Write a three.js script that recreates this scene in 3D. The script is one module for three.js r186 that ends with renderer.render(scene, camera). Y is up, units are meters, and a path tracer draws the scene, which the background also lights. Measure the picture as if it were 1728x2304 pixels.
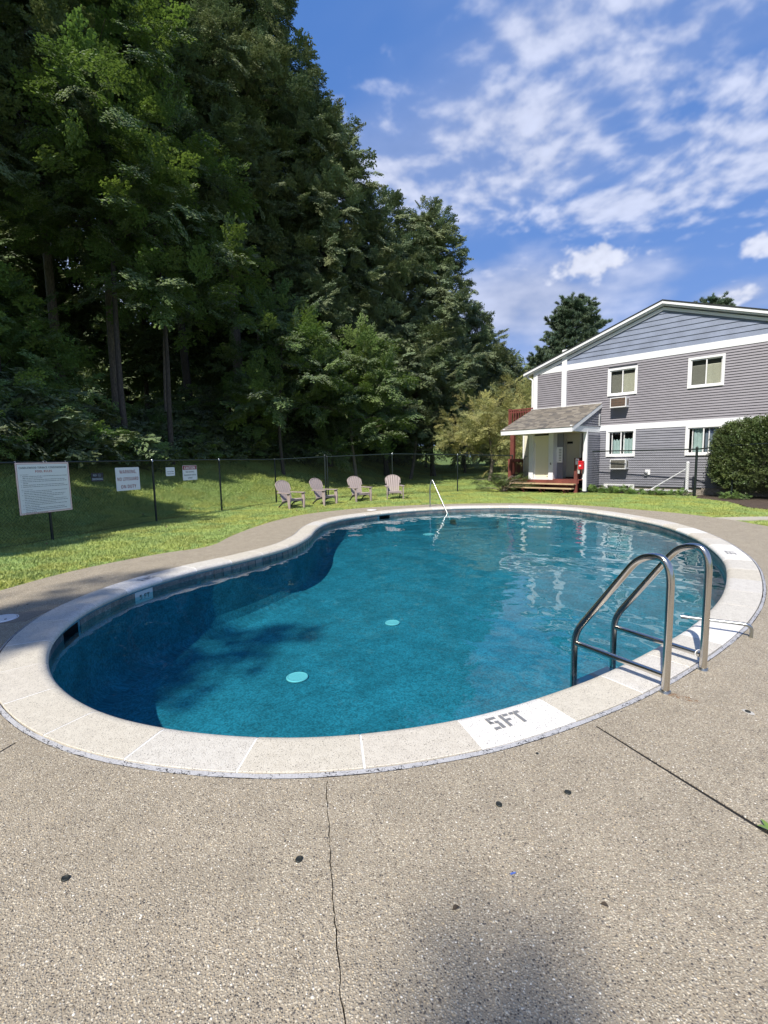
import * as THREE from 'three';
import { mergeGeometries } from 'three/addons/utils/BufferGeometryUtils.js';
import { RoundedBoxGeometry } from 'three/addons/geometries/RoundedBoxGeometry.js';
import { ImprovedNoise } from 'three/addons/math/ImprovedNoise.js';

// ---------------------------------------------------------------- camera, sky, sun, exposure
const scene = new THREE.Scene();
const camera = new THREE.PerspectiveCamera(94.31, 768 / 1024, 0.05, 900);
camera.position.set(0, 1.5, 0);
camera.rotation.order = 'YXZ';
camera.rotation.set(-0.1127, 0, -0.0208);
const renderer = new THREE.WebGLRenderer();
renderer.toneMapping = THREE.LinearToneMapping;
renderer.toneMappingExposure = 1.5;
renderer.shadowMap.enabled = true;
const SUN = new THREE.Vector3(-0.335, 0.735, 0.59).normalize();
const sun = new THREE.DirectionalLight(new THREE.Color(1.0, 0.94, 0.85), 4.0);
sun.target.position.set(0, 0, -12); sun.position.copy(SUN).multiplyScalar(80).add(sun.target.position);
sun.castShadow = true; sun.shadow.mapSize.set(4096, 4096);
Object.assign(sun.shadow.camera, { left: -45, right: 45, top: 45, bottom: -45, near: 1, far: 200 });
scene.add(sun, sun.target);
const SKY_STRENGTH = 0.74;

// ---------------------------------------------------------------- small tools
const V2 = (x, y) => new THREE.Vector2(x, y), V3 = (x, y, z) => new THREE.Vector3(x, y, z);
function rng(seed) { let a = seed >>> 0; return () => { a = (a + 0x6D2B79F5) >>> 0; let t = Math.imul(a ^ (a >>> 15), 1 | a); t = (t + Math.imul(t ^ (t >>> 7), 61 | t)) ^ t; return ((t ^ (t >>> 14)) >>> 0) / 4294967296; }; }
const clamp = (x, a = 0, b = 1) => Math.min(b, Math.max(a, x)), lerp = (a, b, t) => a + (b - a) * t;
const smooth = (a, b, x) => { const t = clamp((x - a) / (b - a)); return t * t * (3 - 2 * t); };
const perlin = new ImprovedNoise();
const fbm = (x, y, z, oct = 5) => { let s = 0, a = 0.5, f = 1; for (let i = 0; i < oct; i++) { s += a * perlin.noise(x * f, y * f, z + i * 7.3); a *= 0.5; f *= 2.03; } return s; };
const lin2s = (c) => (c <= 0.0031308 ? 12.92 * c : 1.055 * Math.pow(c, 1 / 2.4) - 0.055);
const rgb = (r, g, b) => new THREE.Color().setRGB(r, g, b);
const used = new Map();
function numbered(name) { const n = used.get(name) ?? 0; used.set(name, n + 1); return n ? name + '_' + String(n).padStart(3, '0') : name; }
function tag(o, label, category, group, kind) { o.userData.label = label; if (category) o.userData.category = category; if (group) o.userData.group = group; if (kind) o.userData.kind = kind; return o; }
function thing(name, label, category, pos = [0, 0, 0], turn = 0, group) {
  const o = new THREE.Group(); o.name = numbered(name); o.position.set(...pos); o.rotation.y = turn; scene.add(o);
  return tag(o, label, category, group);
}
function mesh(name, geo, mat, parent = scene, kind) {
  const g = Array.isArray(geo) ? merge(geo) : geo, m = new THREE.Mesh(g, mat);
  m.name = parent === scene ? numbered(name) : name; m.castShadow = m.receiveShadow = true; parent.add(m);
  if (kind) m.userData.kind = kind;
  return m;
}
function group(name, parent) { const o = new THREE.Group(); o.name = name; parent.add(o); return o; }
function merge(list) {
  const withColor = list.some((g) => g.attributes.color);
  return mergeGeometries(list.map((g) => {
    let h = g.index ? g.toNonIndexed() : g;
    for (const k of Object.keys(h.attributes)) if (!['position', 'normal', 'uv', ...(withColor ? ['color'] : [])].includes(k)) h.deleteAttribute(k);
    return h;
  }));
}
function box(w, h, d, x = 0, y = 0, z = 0, rx = 0, ry = 0, rz = 0) {     // uv in metres
  const g = new THREE.BoxGeometry(w, h, d), uv = g.attributes.uv, dims = [[d, h], [d, h], [w, d], [w, d], [w, h], [w, h]];
  for (let f = 0; f < 6; f++) for (let k = 0; k < 4; k++) uv.setXY(f * 4 + k, uv.getX(f * 4 + k) * dims[f][0] + x, uv.getY(f * 4 + k) * dims[f][1] + y);
  if (rx || ry || rz) g.applyMatrix4(new THREE.Matrix4().makeRotationFromEuler(new THREE.Euler(rx, ry, rz)));
  return g.translate(x, y, z);
}
function mirrorX(g) { let h = (g.index ? g.toNonIndexed() : g).scale(-1, 1, 1); for (const a of Object.values(h.attributes)) for (let i = 0; i < a.count; i += 3) for (let k = 0; k < a.itemSize; k++) { const t = a.array[(i + 1) * a.itemSize + k]; a.array[(i + 1) * a.itemSize + k] = a.array[(i + 2) * a.itemSize + k]; a.array[(i + 2) * a.itemSize + k] = t; } return h; }
const rbox = (w, h, d, r, x = 0, y = 0, z = 0) => new RoundedBoxGeometry(w, h, d, 2, r).translate(x, y, z);
function tube(points, r, seg = 24, sides = 8, closedCaps = true, tension = 0.5) {
  const pts = points.map((p) => (p.isVector3 ? p : V3(...p)));
  const c = pts.length === 2 ? new THREE.LineCurve3(...pts) : new THREE.CatmullRomCurve3(pts, false, 'catmullrom', tension);
  const g = new THREE.TubeGeometry(c, seg, r, sides, false);
  if (!closedCaps) return g;
  const caps = [0, 1].map((e) => { const t = c.getTangent(e).multiplyScalar(e ? 1 : -1); const k = new THREE.CircleGeometry(r, sides); k.applyQuaternion(new THREE.Quaternion().setFromUnitVectors(V3(0, 0, 1), t)); const p = c.getPoint(e); return k.translate(p.x, p.y, p.z); });
  return merge([g, ...caps]);
}
class MB {                                                               // loose triangles
  constructor() { this.p = []; this.n = []; this.u = []; this.c = []; }
  tri(a, b, c, ua = [0, 0], ub = [1, 0], uc = [0, 1], nn = null) {
    this.p.push(...a, ...b, ...c); this.u.push(...ua, ...ub, ...uc);
    if (!nn) { const e = [b[0] - a[0], b[1] - a[1], b[2] - a[2]], f = [c[0] - a[0], c[1] - a[1], c[2] - a[2]]; let x = e[1] * f[2] - e[2] * f[1], y = e[2] * f[0] - e[0] * f[2], z = e[0] * f[1] - e[1] * f[0]; const l = Math.hypot(x, y, z) || 1; nn = [[x / l, y / l, z / l]]; nn[1] = nn[2] = nn[0]; }
    this.n.push(...nn[0], ...nn[1], ...nn[2]);
  }
  quad(a, b, c, d, ua, ub, uc, ud, nn) { this.tri(a, b, c, ua, ub, uc, nn && [nn[0], nn[1], nn[2]]); this.tri(a, c, d, ua, uc, ud, nn && [nn[0], nn[2], nn[3]]); }
  geo() { const g = new THREE.BufferGeometry(); g.setAttribute('position', new THREE.Float32BufferAttribute(this.p, 3)); g.setAttribute('normal', new THREE.Float32BufferAttribute(this.n, 3)); g.setAttribute('uv', new THREE.Float32BufferAttribute(this.u, 2)); return g; }
}
function tex(size, metres, fn, srgb = true) {                            // a tile of the given size in metres; fn(x, y in pixels) -> linear colour
  const d = new Uint8Array(size * size * 4);
  for (let y = 0, i = 0; y < size; y++) for (let x = 0; x < size; x++, i += 4) { const c = fn(x, y); for (let k = 0; k < 3; k++) d[i + k] = Math.round(clamp(srgb ? lin2s(clamp(c[k])) : c[k]) * 255); d[i + 3] = 255; }
  return asTexture(d, size, metres, srgb);
}
function asTexture(d, size, metres, srgb) {
  const t = new THREE.DataTexture(d, size, size, THREE.RGBAFormat); t.wrapS = t.wrapT = THREE.RepeatWrapping; t.magFilter = THREE.LinearFilter; t.minFilter = THREE.LinearMipmapLinearFilter; t.generateMipmaps = true;
  if (srgb) t.colorSpace = THREE.SRGBColorSpace;
  t.repeat.set(1 / metres, 1 / metres); t.needsUpdate = true; return t;
}
function tiled(size, cells, seed) {                                      // tileable value noise
  const R = rng(seed), g = Float32Array.from({ length: cells * cells }, () => R());
  return (x, y) => { const fx = (x / size) * cells, fy = (y / size) * cells, x0 = Math.floor(fx), y0 = Math.floor(fy), a = fx - x0, b = fy - y0, s = a * a * (3 - 2 * a), t = b * b * (3 - 2 * b), at = (i, j) => g[(((j % cells) + cells) % cells) * cells + (((i % cells) + cells) % cells)]; return lerp(lerp(at(x0, y0), at(x0 + 1, y0), s), lerp(at(x0, y0 + 1), at(x0 + 1, y0 + 1), s), t); };
}
function pick(R, list) { let k = R() * list.reduce((a, b) => a + b[0], 0); for (const e of list) if ((k -= e[0]) <= 0) return e; return list[0]; }

// ---------------------------------------------------------------- the sky: air and clouds only
const pixelAim = (px, py) => V3(px - 864, 1152 - py, -1069).applyEuler(camera.rotation).normalize();   // direction seen at a point of the photograph, used to read off where clouds stand
function skyTexture() {
  const W = 4096, H = 2048, d = new Float32Array(W * H * 4), D = Math.PI / 180;
  const blob = (px, py, sa, se, k) => { const a = pixelAim(px, py); return { az: Math.atan2(a.x, -a.z), el: Math.asin(a.y), sa: sa * D, se: se * D, k }; };
  const high = [blob(1120, 340, 14, 5.2, 1.0), blob(1350, 230, 12, 8, 0.72), blob(1420, 0, 20, 6, 0.72), blob(1640, 340, 11, 5, 0.78), blob(890, 385, 8, 4.0, 0.92), blob(1420, 448, 9, 1.5, 0.85), blob(950, 70, 12, 5, 0.28), blob(1230, 10, 7, 4, 0.9), blob(1600, 470, 9, 1.4, 0.6)];
  const low = [blob(1170, 680, 9, 3.6, 0.95), blob(1330, 640, 9, 2.4, 0.6), blob(1665, 668, 3.2, 1.4, 0.75), blob(600, 760, 22, 7, 0.75), blob(100, 640, 16, 7, 0.75)];
  const puffs = [blob(1330, 592, 3.6, 1.5, 1.0), blob(1350, 566, 1.6, 1.1, 1.0), blob(1290, 598, 2.6, 0.8, 0.9), blob(1722, 548, 2.2, 1.0, 0.85), blob(1665, 664, 1.9, 0.7, 0.8)];
  const sum = (list, az, el) => { let s = 0; for (const b of list) { let x = (az - b.az) / b.sa; const y = (el - b.el) / b.se; if (Math.abs(x) < 3 && Math.abs(y) < 3) s = Math.max(s, b.k * Math.exp(-0.5 * Math.pow(x * x + y * y, 1.3))); } return s; };
  for (let j = 0, i = 0; j < H; j++) {
    const el = ((j + 0.5) / H - 0.5) * Math.PI, y = Math.sin(el), c = Math.cos(el);
    for (let k = 0; k < W; k++, i += 4) {
      const th = ((k + 0.5) / W - 0.5) * 2 * Math.PI, x = Math.cos(th) * c, z = Math.sin(th) * c, az = Math.atan2(x, -z);
      const e = clamp(y / 0.95), h = Math.pow(1 - clamp(y), 5), f = Math.pow(1 - e, 1.6);
      let r = lerp(0.066, 0.175, f), g = lerp(0.185, 0.335, f), b = lerp(0.52, 0.74, f);
      r = lerp(r, 0.42, h * 0.6); g = lerp(g, 0.55, h * 0.6); b = lerp(b, 0.86, h * 0.6);
      const mu = Math.max(0, x * SUN.x + y * SUN.y + z * SUN.z), glow = 0.35 * Math.pow(mu, 14);
      r += glow * 0.9; g += glow * 0.9; b += glow * 0.8;
      if (y > 0.0) {
        const q = 1 / (y + 0.18), X = x * q, Z = z * q, inFront = Math.abs(az) < 1.25 ? 1 - smooth(0.95, 1.25, Math.abs(az)) : 0;
        let cover = 0.55; if (inFront < 1) cover += fbm(X * 0.8, Z * 0.8, 21.0, 3) * 0.6;
        cover = lerp(cover, sum(high, az, el), inFront);
        if (cover > 0.02) {
          const warp = fbm(X * 1.6, Z * 1.6, 3.1, 3) * 0.5, u = X + warp * 0.25, v = Z + warp * 0.2;
          const n1 = fbm(u * 4.2, v * 5.4 - u * 1.0, 1.7, 5), n2 = inFront > 0 ? fbm(u * 17, v * 19, 8.2, 5) : 0, n3 = fbm(u * 1.7, v * 3.4 - u * 1.3, 4.4, 4);
          const a0 = smooth(0.36, 1.22, cover * 0.9 + n1 * 1.05 + n2 * 0.95) * 0.80, veil = 0.26 * smooth(0.1, 1.1, cover + n3 * 0.8), a = 1 - (1 - a0) * (1 - veil), lit = 0.86 + n2 * 0.25 + n1 * 0.2;
          r = lerp(r, 0.70 * lit, a); g = lerp(g, 0.75 * lit, a); b = lerp(b, 0.93 * lit, a);
        }
        const lc = lerp(0.25 * (1 - smooth(0.05, 0.5, y)), sum(low, az, el), inFront);
        if (lc > 0.02) { const lowN = fbm(az * 10, el * 22, 5.5, 5), la = smooth(0.05, 1.0, lc * 0.95 + lowN * 0.6) * 0.82, ll = 0.80 + lowN * 0.35; r = lerp(r, 0.66 * ll, la); g = lerp(g, 0.72 * ll, la); b = lerp(b, 0.93 * ll, la); }
        const pc = inFront > 0 ? sum(puffs, az, el) : 0;
        if (pc > 0.05) { const pn = fbm(az * 34, el * 44, 9.5, 5), pa = smooth(0.35, 0.85, pc * 0.85 + pn * 0.9) * 0.85, pl = 0.92 + pn * 0.3; r = lerp(r, 0.78 * pl, pa); g = lerp(g, 0.81 * pl, pa); b = lerp(b, 0.93 * pl, pa); }
      } else { const t = clamp(-y * 8); r = lerp(r, 0.10, t); g = lerp(g, 0.11, t); b = lerp(b, 0.09, t); }
      d[i] = r; d[i + 1] = g; d[i + 2] = b; d[i + 3] = 1;
    }
  }
  const t = new THREE.DataTexture(d, W, H, THREE.RGBAFormat, THREE.FloatType); t.mapping = THREE.EquirectangularReflectionMapping; t.magFilter = t.minFilter = THREE.LinearFilter; t.needsUpdate = true; return t;
}
const skyMap = skyTexture();
scene.background = skyMap; scene.environment = skyMap; scene.backgroundIntensity = scene.environmentIntensity = SKY_STRENGTH;

// ---------------------------------------------------------------- materials
const M = {};
const std = (color, roughness = 0.8, extra = {}) => new THREE.MeshStandardMaterial({ color, roughness, metalness: 0, ...extra });
function aggregate(size, metres, seed, cell, palette, matrix, bump) {   // exposed-aggregate concrete: stones in a cell lattice
  const n = Math.round((metres / cell)), R = rng(seed), px = new Float32Array(n * n), py = new Float32Array(n * n), pr = new Float32Array(n * n), pe = new Float32Array(n * n), pa = new Float32Array(n * n), col = [];
  for (let i = 0; i < n * n; i++) { px[i] = R(); py[i] = R(); pr[i] = 0.2 + 0.42 * R() * R() + 0.14 * R(); pe[i] = 0.62 + R() * 0.38; pa[i] = R() * 6.283; const c = pick(R, palette), v = 0.8 + 0.4 * R(); col.push([c[1] * v, c[2] * v, c[3] * v]); }
  const d = new Uint8Array(size * size * 4), b = new Uint8Array(size * size * 4), mot = tiled(size, 23, seed + 5), fine = tiled(size, 512, seed + 9), s = n / size;
  for (let y = 0, i = 0; y < size; y++) for (let x = 0; x < size; x++, i += 4) {
    const fx = x * s, fy = y * s, cx = Math.floor(fx), cy = Math.floor(fy); let best = 1, id = -1;
    for (let dy = -1; dy <= 1; dy++) for (let dx = -1; dx <= 1; dx++) {
      const k = ((cy + dy + n) % n) * n + ((cx + dx + n) % n), ux = fx - (cx + dx + px[k]), uy = fy - (cy + dy + py[k]), ca = Math.cos(pa[k]), sa = Math.sin(pa[k]);
      const q = Math.hypot(ux * ca + uy * sa, (uy * ca - ux * sa) / pe[k]) / pr[k]; if (q < best) { best = q; id = k; }
    }
    const v = 0.93 + 0.14 * mot(x, y), f = 0.85 + 0.3 * fine(x, y); let c = matrix, h = 0.25 * fine(x, y);
    if (id >= 0) { c = col[id]; h = 0.35 + 0.65 * Math.sqrt(1 - best * best); }
    for (let k = 0; k < 3; k++) d[i + k] = Math.round(lin2s(clamp(c[k] * v * f)) * 255);
    b[i] = b[i + 1] = b[i + 2] = Math.round(clamp(h) * 255); d[i + 3] = b[i + 3] = 255;
  }
  return { map: asTexture(d, size, metres, true), bumpMap: asTexture(b, size, metres, false), bumpScale: bump };
}
M.deck = std(0xffffff, 0.85, aggregate(2048, 2.4, 11, 0.0069, [[5, 0.56, 0.50, 0.385], [3.5, 0.46, 0.405, 0.305], [2, 0.33, 0.295, 0.24], [2.0, 0.20, 0.165, 0.12], [0.4, 0.80, 0.76, 0.66], [1.3, 0.10, 0.09, 0.08], [0.8, 0.56, 0.45, 0.29]], [0.33, 0.28, 0.205], 0.0025));
const stoneTex = aggregate(1024, 0.9, 23, 0.0052, [[6, 0.98, 0.97, 0.95], [2.4, 0.80, 0.78, 0.74], [1.2, 0.50, 0.48, 0.46], [0.7, 0.24, 0.235, 0.23]], [0.93, 0.91, 0.87], 0.0008);
M.stones = [[0.66, 0.635, 0.58], [0.645, 0.605, 0.52], [0.67, 0.65, 0.61], [0.65, 0.61, 0.535]].map((c) => std(rgb(...c), 0.8, stoneTex));
M.stoneWhite = std(rgb(0.84, 0.825, 0.80), 0.75, stoneTex);
M.grout = std(rgb(0.88, 0.88, 0.87), 0.9);
{ const n1 = tiled(512, 60, 3), n2 = tiled(512, 19, 4), n3 = tiled(512, 170, 6);
  M.caulk = std(0xffffff, 0.7, { map: tex(512, 0.8, (x, y) => { const crack = Math.abs(n1(x, y) - 0.5) < 0.06 && n2(x, y) > 0.46; const v = crack ? 0.04 : 0.32 + 0.14 * n3(x, y); return [v, v, v * 1.02]; }) }); }
M.joint = std(rgb(0.014, 0.013, 0.012), 1);
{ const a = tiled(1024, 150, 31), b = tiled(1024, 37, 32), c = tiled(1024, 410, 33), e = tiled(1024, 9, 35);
  M.plaster = std(0xffffff, 0.9, { map: tex(1024, 2.2, (x, y) => { const m = a(x, y) * 0.5 + c(x, y) * 0.3 + b(x, y) * 0.2, v = 0.3 + 1.4 * m; return [0.075 * v, 0.225 * v, 0.285 * v].map((q) => q * (0.85 + 0.3 * e(x, y))); }) });  // mottling painted in for the rippling light pattern on the pool bottom
  M.soil = std(0xffffff, 1, { map: tex(1024, 1.6, (x, y) => { const v = 0.35 + 1.3 * a(x, y) * c(x, y) + 0.3 * b(x, y); return [0.13 * v, 0.092 * v, 0.066 * v]; }), bumpMap: tex(1024, 1.6, (x, y) => { const v = a(x, y) * 0.6 + c(x, y) * 0.4; return [v, v, v]; }, false), bumpScale: 0.02 });
  M.turf = std(0xffffff, 1, { map: tex(1024, 2.6, (x, y) => { const v = 0.5 + 0.6 * a(x, y) + 0.45 * c(x, y), w = b(x, y) * 0.6 + e(x, y) * 0.4; return [lerp(0.075, 0.15, w) * v, lerp(0.13, 0.205, w) * v, lerp(0.022, 0.035, w) * v]; }) });
  M.patch = std(0xffffff, 0.9, { map: tex(1024, 1.1, (x, y) => { const v = 0.7 + 0.5 * a(x, y) + 0.2 * b(x, y); return [0.25 * v, 0.215 * v, 0.17 * v]; }) });
  M.path = std(0xffffff, 0.9, { map: tex(1024, 1.3, (x, y) => { const v = 0.75 + 0.35 * a(x, y) + 0.15 * b(x, y); return [0.46 * v, 0.42 * v, 0.34 * v]; }) });
  M.foundation = std(0xffffff, 0.95, { map: tex(1024, 2.0, (x, y) => { const v = 0.6 + 0.5 * b(x, y) + 0.3 * a(x, y); return [0.36 * v, 0.31 * v, 0.27 * v]; }) });
  M.wet = a; }
function waterNormals() {
  const S = 1024, R = rng(77), waves = [];
  for (let i = 0; i < 95; i++) { const k = Math.pow(R(), 1.6) * 26 + 2.2, th = R() * 6.283, kx = Math.round(k * Math.cos(th)), ky = Math.round(k * Math.sin(th) * 0.9); const kk = Math.hypot(kx, ky); if (kk < 2) continue; waves.push([kx, ky, (0.0062 * (0.5 + R())) * Math.pow(5 / (kk + 3), 0.35), R() * 6.283]); }
  const d = new Uint8Array(S * S * 4), A = S / 4, pad = S;
  const sx = new Float32Array(S * S), sy = new Float32Array(S * S);
  for (const [kx, ky, a, ph] of waves) { const kk = Math.hypot(kx, ky), ax = (a * kx) / kk, ay = (a * ky) / kk; for (let y = 0, i = 0; y < S; y++) for (let x = 0; x < S; x++, i++) { const q = Math.cos(((kx * x + ky * y) / S) * 6.283185 + ph); sx[i] += ax * q; sy[i] += ay * q; } }
  for (let i = 0; i < S * S; i++) { const nx = -sx[i] * 4, ny = -sy[i] * 4; d[i * 4] = Math.round((nx * 0.5 + 0.5) * 255 + 0.0); d[i * 4 + 1] = Math.round((ny * 0.5 + 0.5) * 255); d[i * 4 + 2] = 255; d[i * 4 + 3] = 255; }
  return { d, S, sx, sy };
}
M.steel = std(rgb(0.60, 0.57, 0.52), 0.2, { metalness: 1 });
M.steelDull = std(rgb(0.42, 0.44, 0.43), 0.3, { metalness: 1 });
M.blackMetal = std(rgb(0.012, 0.02, 0.017), 0.4);
M.wire = std(rgb(0.02, 0.027, 0.02), 0.5);
M.white = std(rgb(0.80, 0.80, 0.79), 0.5);
M.trim = std(rgb(0.78, 0.79, 0.80), 0.55);
M.cream = std(rgb(0.80, 0.75, 0.56), 0.6);
M.creamDoor = std(rgb(0.74, 0.71, 0.55), 0.6);
M.glass = new THREE.MeshPhysicalMaterial({ color: 0xffffff, roughness: 0.02, transmission: 1, thickness: 0, ior: 1.5 });
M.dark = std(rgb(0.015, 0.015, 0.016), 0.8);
M.red = std(rgb(0.55, 0.012, 0.02), 0.45);
{ const g1 = tiled(512, 7, 51), g2 = tiled(512, 60, 52), g3 = tiled(512, 200, 53);
  const worn = (r, g, b, k = 0.12, rough = 0.6) => std(0xffffff, rough, { map: tex(512, 1.7, (x, y) => { const v = 1 - k + k * (g1(x, y) + 0.6 * g2(x, y) + 0.4 * g3(x, y)); return [r * v, g * v, b * v]; }) });
  M.siding = worn(0.232, 0.220, 0.242); M.sidingLow = worn(0.205, 0.208, 0.238); M.shake = worn(0.205, 0.24, 0.325, 0.25);
  M.redwood = worn(0.18, 0.052, 0.040, 0.45); M.tread = worn(0.50, 0.37, 0.22, 0.25, 0.75); M.plastic = worn(0.37, 0.305, 0.28, 0.10, 0.55); M.plasticShaded = worn(0.03, 0.03, 0.032, 0.1, 0.55);
  M.barkGrey = std(0xffffff, 0.95, { map: tex(512, 1.2, (x, y) => { const v = 0.45 + 0.7 * g2(x * 1, y * 0.28) + 0.3 * g3(x, y); return [0.22 * v, 0.185 * v, 0.15 * v]; }) });
  M.barkDark = std(0xffffff, 0.95, { map: tex(512, 1.2, (x, y) => { const v = 0.35 + 0.7 * g2(x, y * 0.28) + 0.3 * g3(x, y); return [0.09 * v, 0.075 * v, 0.062 * v]; }) });
  M.blind = worn(0.56, 0.58, 0.45, 0.1, 0.7); M.blindDim = worn(0.26, 0.27, 0.22, 0.1, 0.7); M.curtain = worn(0.30, 0.42, 0.40, 0.2, 0.9); M.curtainWhite = worn(0.62, 0.66, 0.66, 0.15, 0.9); M.grille = worn(0.13, 0.125, 0.105, 0.3, 0.6); M.grilleBrown = worn(0.12, 0.075, 0.05, 0.3, 0.6);
}
M.roofEdge = std(rgb(0.03, 0.032, 0.034), 0.9);
const leafMat = (r, g, b, rough = 0.5, thru = 0) => new THREE.MeshPhysicalMaterial({ color: rgb(r, g, b), roughness: thru ? 1 : rough, transmission: thru, thickness: 0, side: THREE.DoubleSide });
M.oak = leafMat(0.135, 0.185, 0.066, 0.42, 0.28);
M.oakPale = leafMat(0.19, 0.24, 0.112, 0.38, 0.2);
M.maple = leafMat(0.135, 0.215, 0.035, 0.5, 0.45);
M.shrub = leafMat(0.17, 0.285, 0.058, 0.5, 0.3);
M.yellowish = leafMat(0.40, 0.40, 0.14, 0.6, 0.3);
M.pine = leafMat(0.14, 0.20, 0.12, 0.55);
M.yew = leafMat(0.085, 0.12, 0.036, 0.4);
M.grassBlade = leafMat(0.35, 0.43, 0.115, 0.6, 0.0);

// ---------------------------------------------------------------- lie of the land
const HILL = [[-16, 22], [-10.4, 0], [-7.2, -9.5], [-4.5, -17.3], [-2, -21], [0.8, -27], [4, -38], [8, -60], [16, -110]];
function hillSide(x, z) {                                                // metres beyond the foot of the slope (left of it)
  let best = 1e9, sd = 0;
  for (let i = 0; i + 1 < HILL.length; i++) {
    const [ax, az] = HILL[i], [bx, bz] = HILL[i + 1], ux = bx - ax, uz = bz - az, l2 = ux * ux + uz * uz, t = clamp(((x - ax) * ux + (z - az) * uz) / l2), dx = x - ax - ux * t, dz = z - az - uz * t, d = Math.hypot(dx, dz);
    if (d < best) { best = d; sd = (ux * dz - uz * dx) > 0 ? -d : d; }
  }
  return sd;
}
const landY = (x, z) => { const d = hillSide(x, z); return 1.8 * smooth(0.0, 7.2, d) + 0.085 * Math.max(0, d - 7) * (1 - smooth(20, 120, d)) + 0.012 * clamp(-z - 24, 0, 60) + 0.012 * (perlin.noise(x * 0.5, 0, z * 0.5)) ; };

// ---------------------------------------------------------------- pool outline (outer edge of the coping), read off the photograph
const POOL = [[-0.59, -2.13], [0.41, -2.26], [1.34, -2.67], [2.20, -3.23], [2.99, -3.86], [3.72, -4.58], [4.36, -5.37], [4.93, -6.21], [5.40, -7.11], [5.78, -8.06], [6.05, -9.04], [6.17, -10.05], [6.09, -11.06], [5.89, -12.06], [5.56, -13.02], [4.97, -13.81], [4.10, -14.28], [3.09, -14.45], [2.07, -14.42], [1.10, -14.17], [0.20, -13.70], [-0.62, -13.08], [-1.29, -12.32], [-1.69, -11.41], [-1.82, -10.40], [-1.82, -9.37], [-1.99, -8.39], [-2.45, -7.50], [-3.01, -6.65], [-3.39, -5.71], [-3.45, -4.71], [-3.15, -3.75], [-2.54, -2.94], [-1.70, -2.38]];
const poolCurve = new THREE.CatmullRomCurve3(POOL.map(([x, z]) => V3(x, 0, z)), true, 'centripetal');
poolCurve.arcLengthDivisions = 1200;
const PLEN = poolCurve.getLength();
const PN = 1400, PT = [];                                               // [x, z, inward nx, nz] at even arc lengths
for (let i = 0; i < PN; i++) { const p = poolCurve.getPointAt(i / PN), t = poolCurve.getTangentAt(i / PN); PT.push([p.x, p.z, t.z, -t.x]); }
for (let pass = 0; pass < 12; pass++) { const q = PT.map((p) => [p[2], p[3]]); for (let i = 0; i < PN; i++) { let x = 0, z = 0; for (let k = -6; k <= 6; k++) { const e = q[(i + k + PN) % PN]; x += e[0]; z += e[1]; } const l = Math.hypot(x, z); PT[i][2] = x / l; PT[i][3] = z / l; } }
function poolAt(s, o = 0, y = 0) { const f = (((s / PLEN) % 1) + 1) % 1 * PN, i = Math.floor(f) % PN, j = (i + 1) % PN, t = f - Math.floor(f), a = PT[i], b = PT[j]; const nx = lerp(a[2], b[2], t), nz = lerp(a[3], b[3], t); return [lerp(a[0], b[0], t) + nx * o, y, lerp(a[1], b[1], t) + nz * o]; }
function poolNear(x, z) { let best = 1e9, k = 0; for (let i = 0; i < PN; i++) { const d = Math.hypot(PT[i][0] - x, PT[i][1] - z); if (d < best) { best = d; k = i; } } return (k / PN) * PLEN; }
function inside(list, x, z) { let c = false; for (let i = 0, j = list.length - 1; i < list.length; j = i++) { const [xi, zi] = list[i], [xj, zj] = list[j]; if ((zi > z) !== (zj > z) && x < ((xj - xi) * (z - zi)) / (zj - zi) + xi) c = !c; } return c; }
const poolRing = (o, n = 220) => Array.from({ length: n }, (_, i) => { const p = poolAt((i / n) * PLEN, o); return [p[0], p[2]]; });
const WATER = -0.14, RIM = 0.33, WALL = 0.30;

// ---------------------------------------------------------------- deck slab with its crack and joints cut through it
const LAWN_EDGE = [[-4.69, -5.64], [-4.51, -6.39], [-4.22, -7.06], [-3.61, -7.92], [-3.28, -8.19], [-3.12, -8.59], [-3.11, -9.35], [-3.03, -10.24], [-2.94, -10.89], [-2.75, -11.79], [-2.16, -13.1], [-1.34, -13.97], [-0.41, -14.58], [0.59, -14.92], [1.36, -15.08], [2.16, -15.18], [2.9, -15.17], [3.9, -15.01], [5.02, -14.58], [5.94, -13.82], [6.41, -13.22], [6.72, -12.59], [7.08, -12.06], [7.34, -11.5], [7.5, -10.9], [7.58, -10.4], [7.64, -10.0], [7.62, -9.67], [7.7, -9.0], [8.2, -8], [8.6, -6.5], [8.8, -4], [9, 0], [9.2, 9], [-7.5, 9], [-6.6, 3], [-5.6, -1], [-5.1, -3.6]];
{ const R = rng(5); for (const p of LAWN_EDGE) { p[0] += (R() - 0.5) * 0.03; p[1] += (R() - 0.5) * 0.03; } }
const edgeCurve = new THREE.CatmullRomCurve3(LAWN_EDGE.map(([x, z]) => V3(x, 0, z)), true, 'centripetal');
const DECK = edgeCurve.getPoints(420).slice(0, -1).map((p, i) => [p.x + 0.012 * perlin.noise(i * 0.9, 1, 0), p.z + 0.012 * perlin.noise(i * 0.9, 9, 0)]);
const onDeck = (x, z) => inside(DECK, x, z);
function shapeXZ(list) { return new THREE.Shape(list.map(([x, z]) => V2(x, -z))); }
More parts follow.
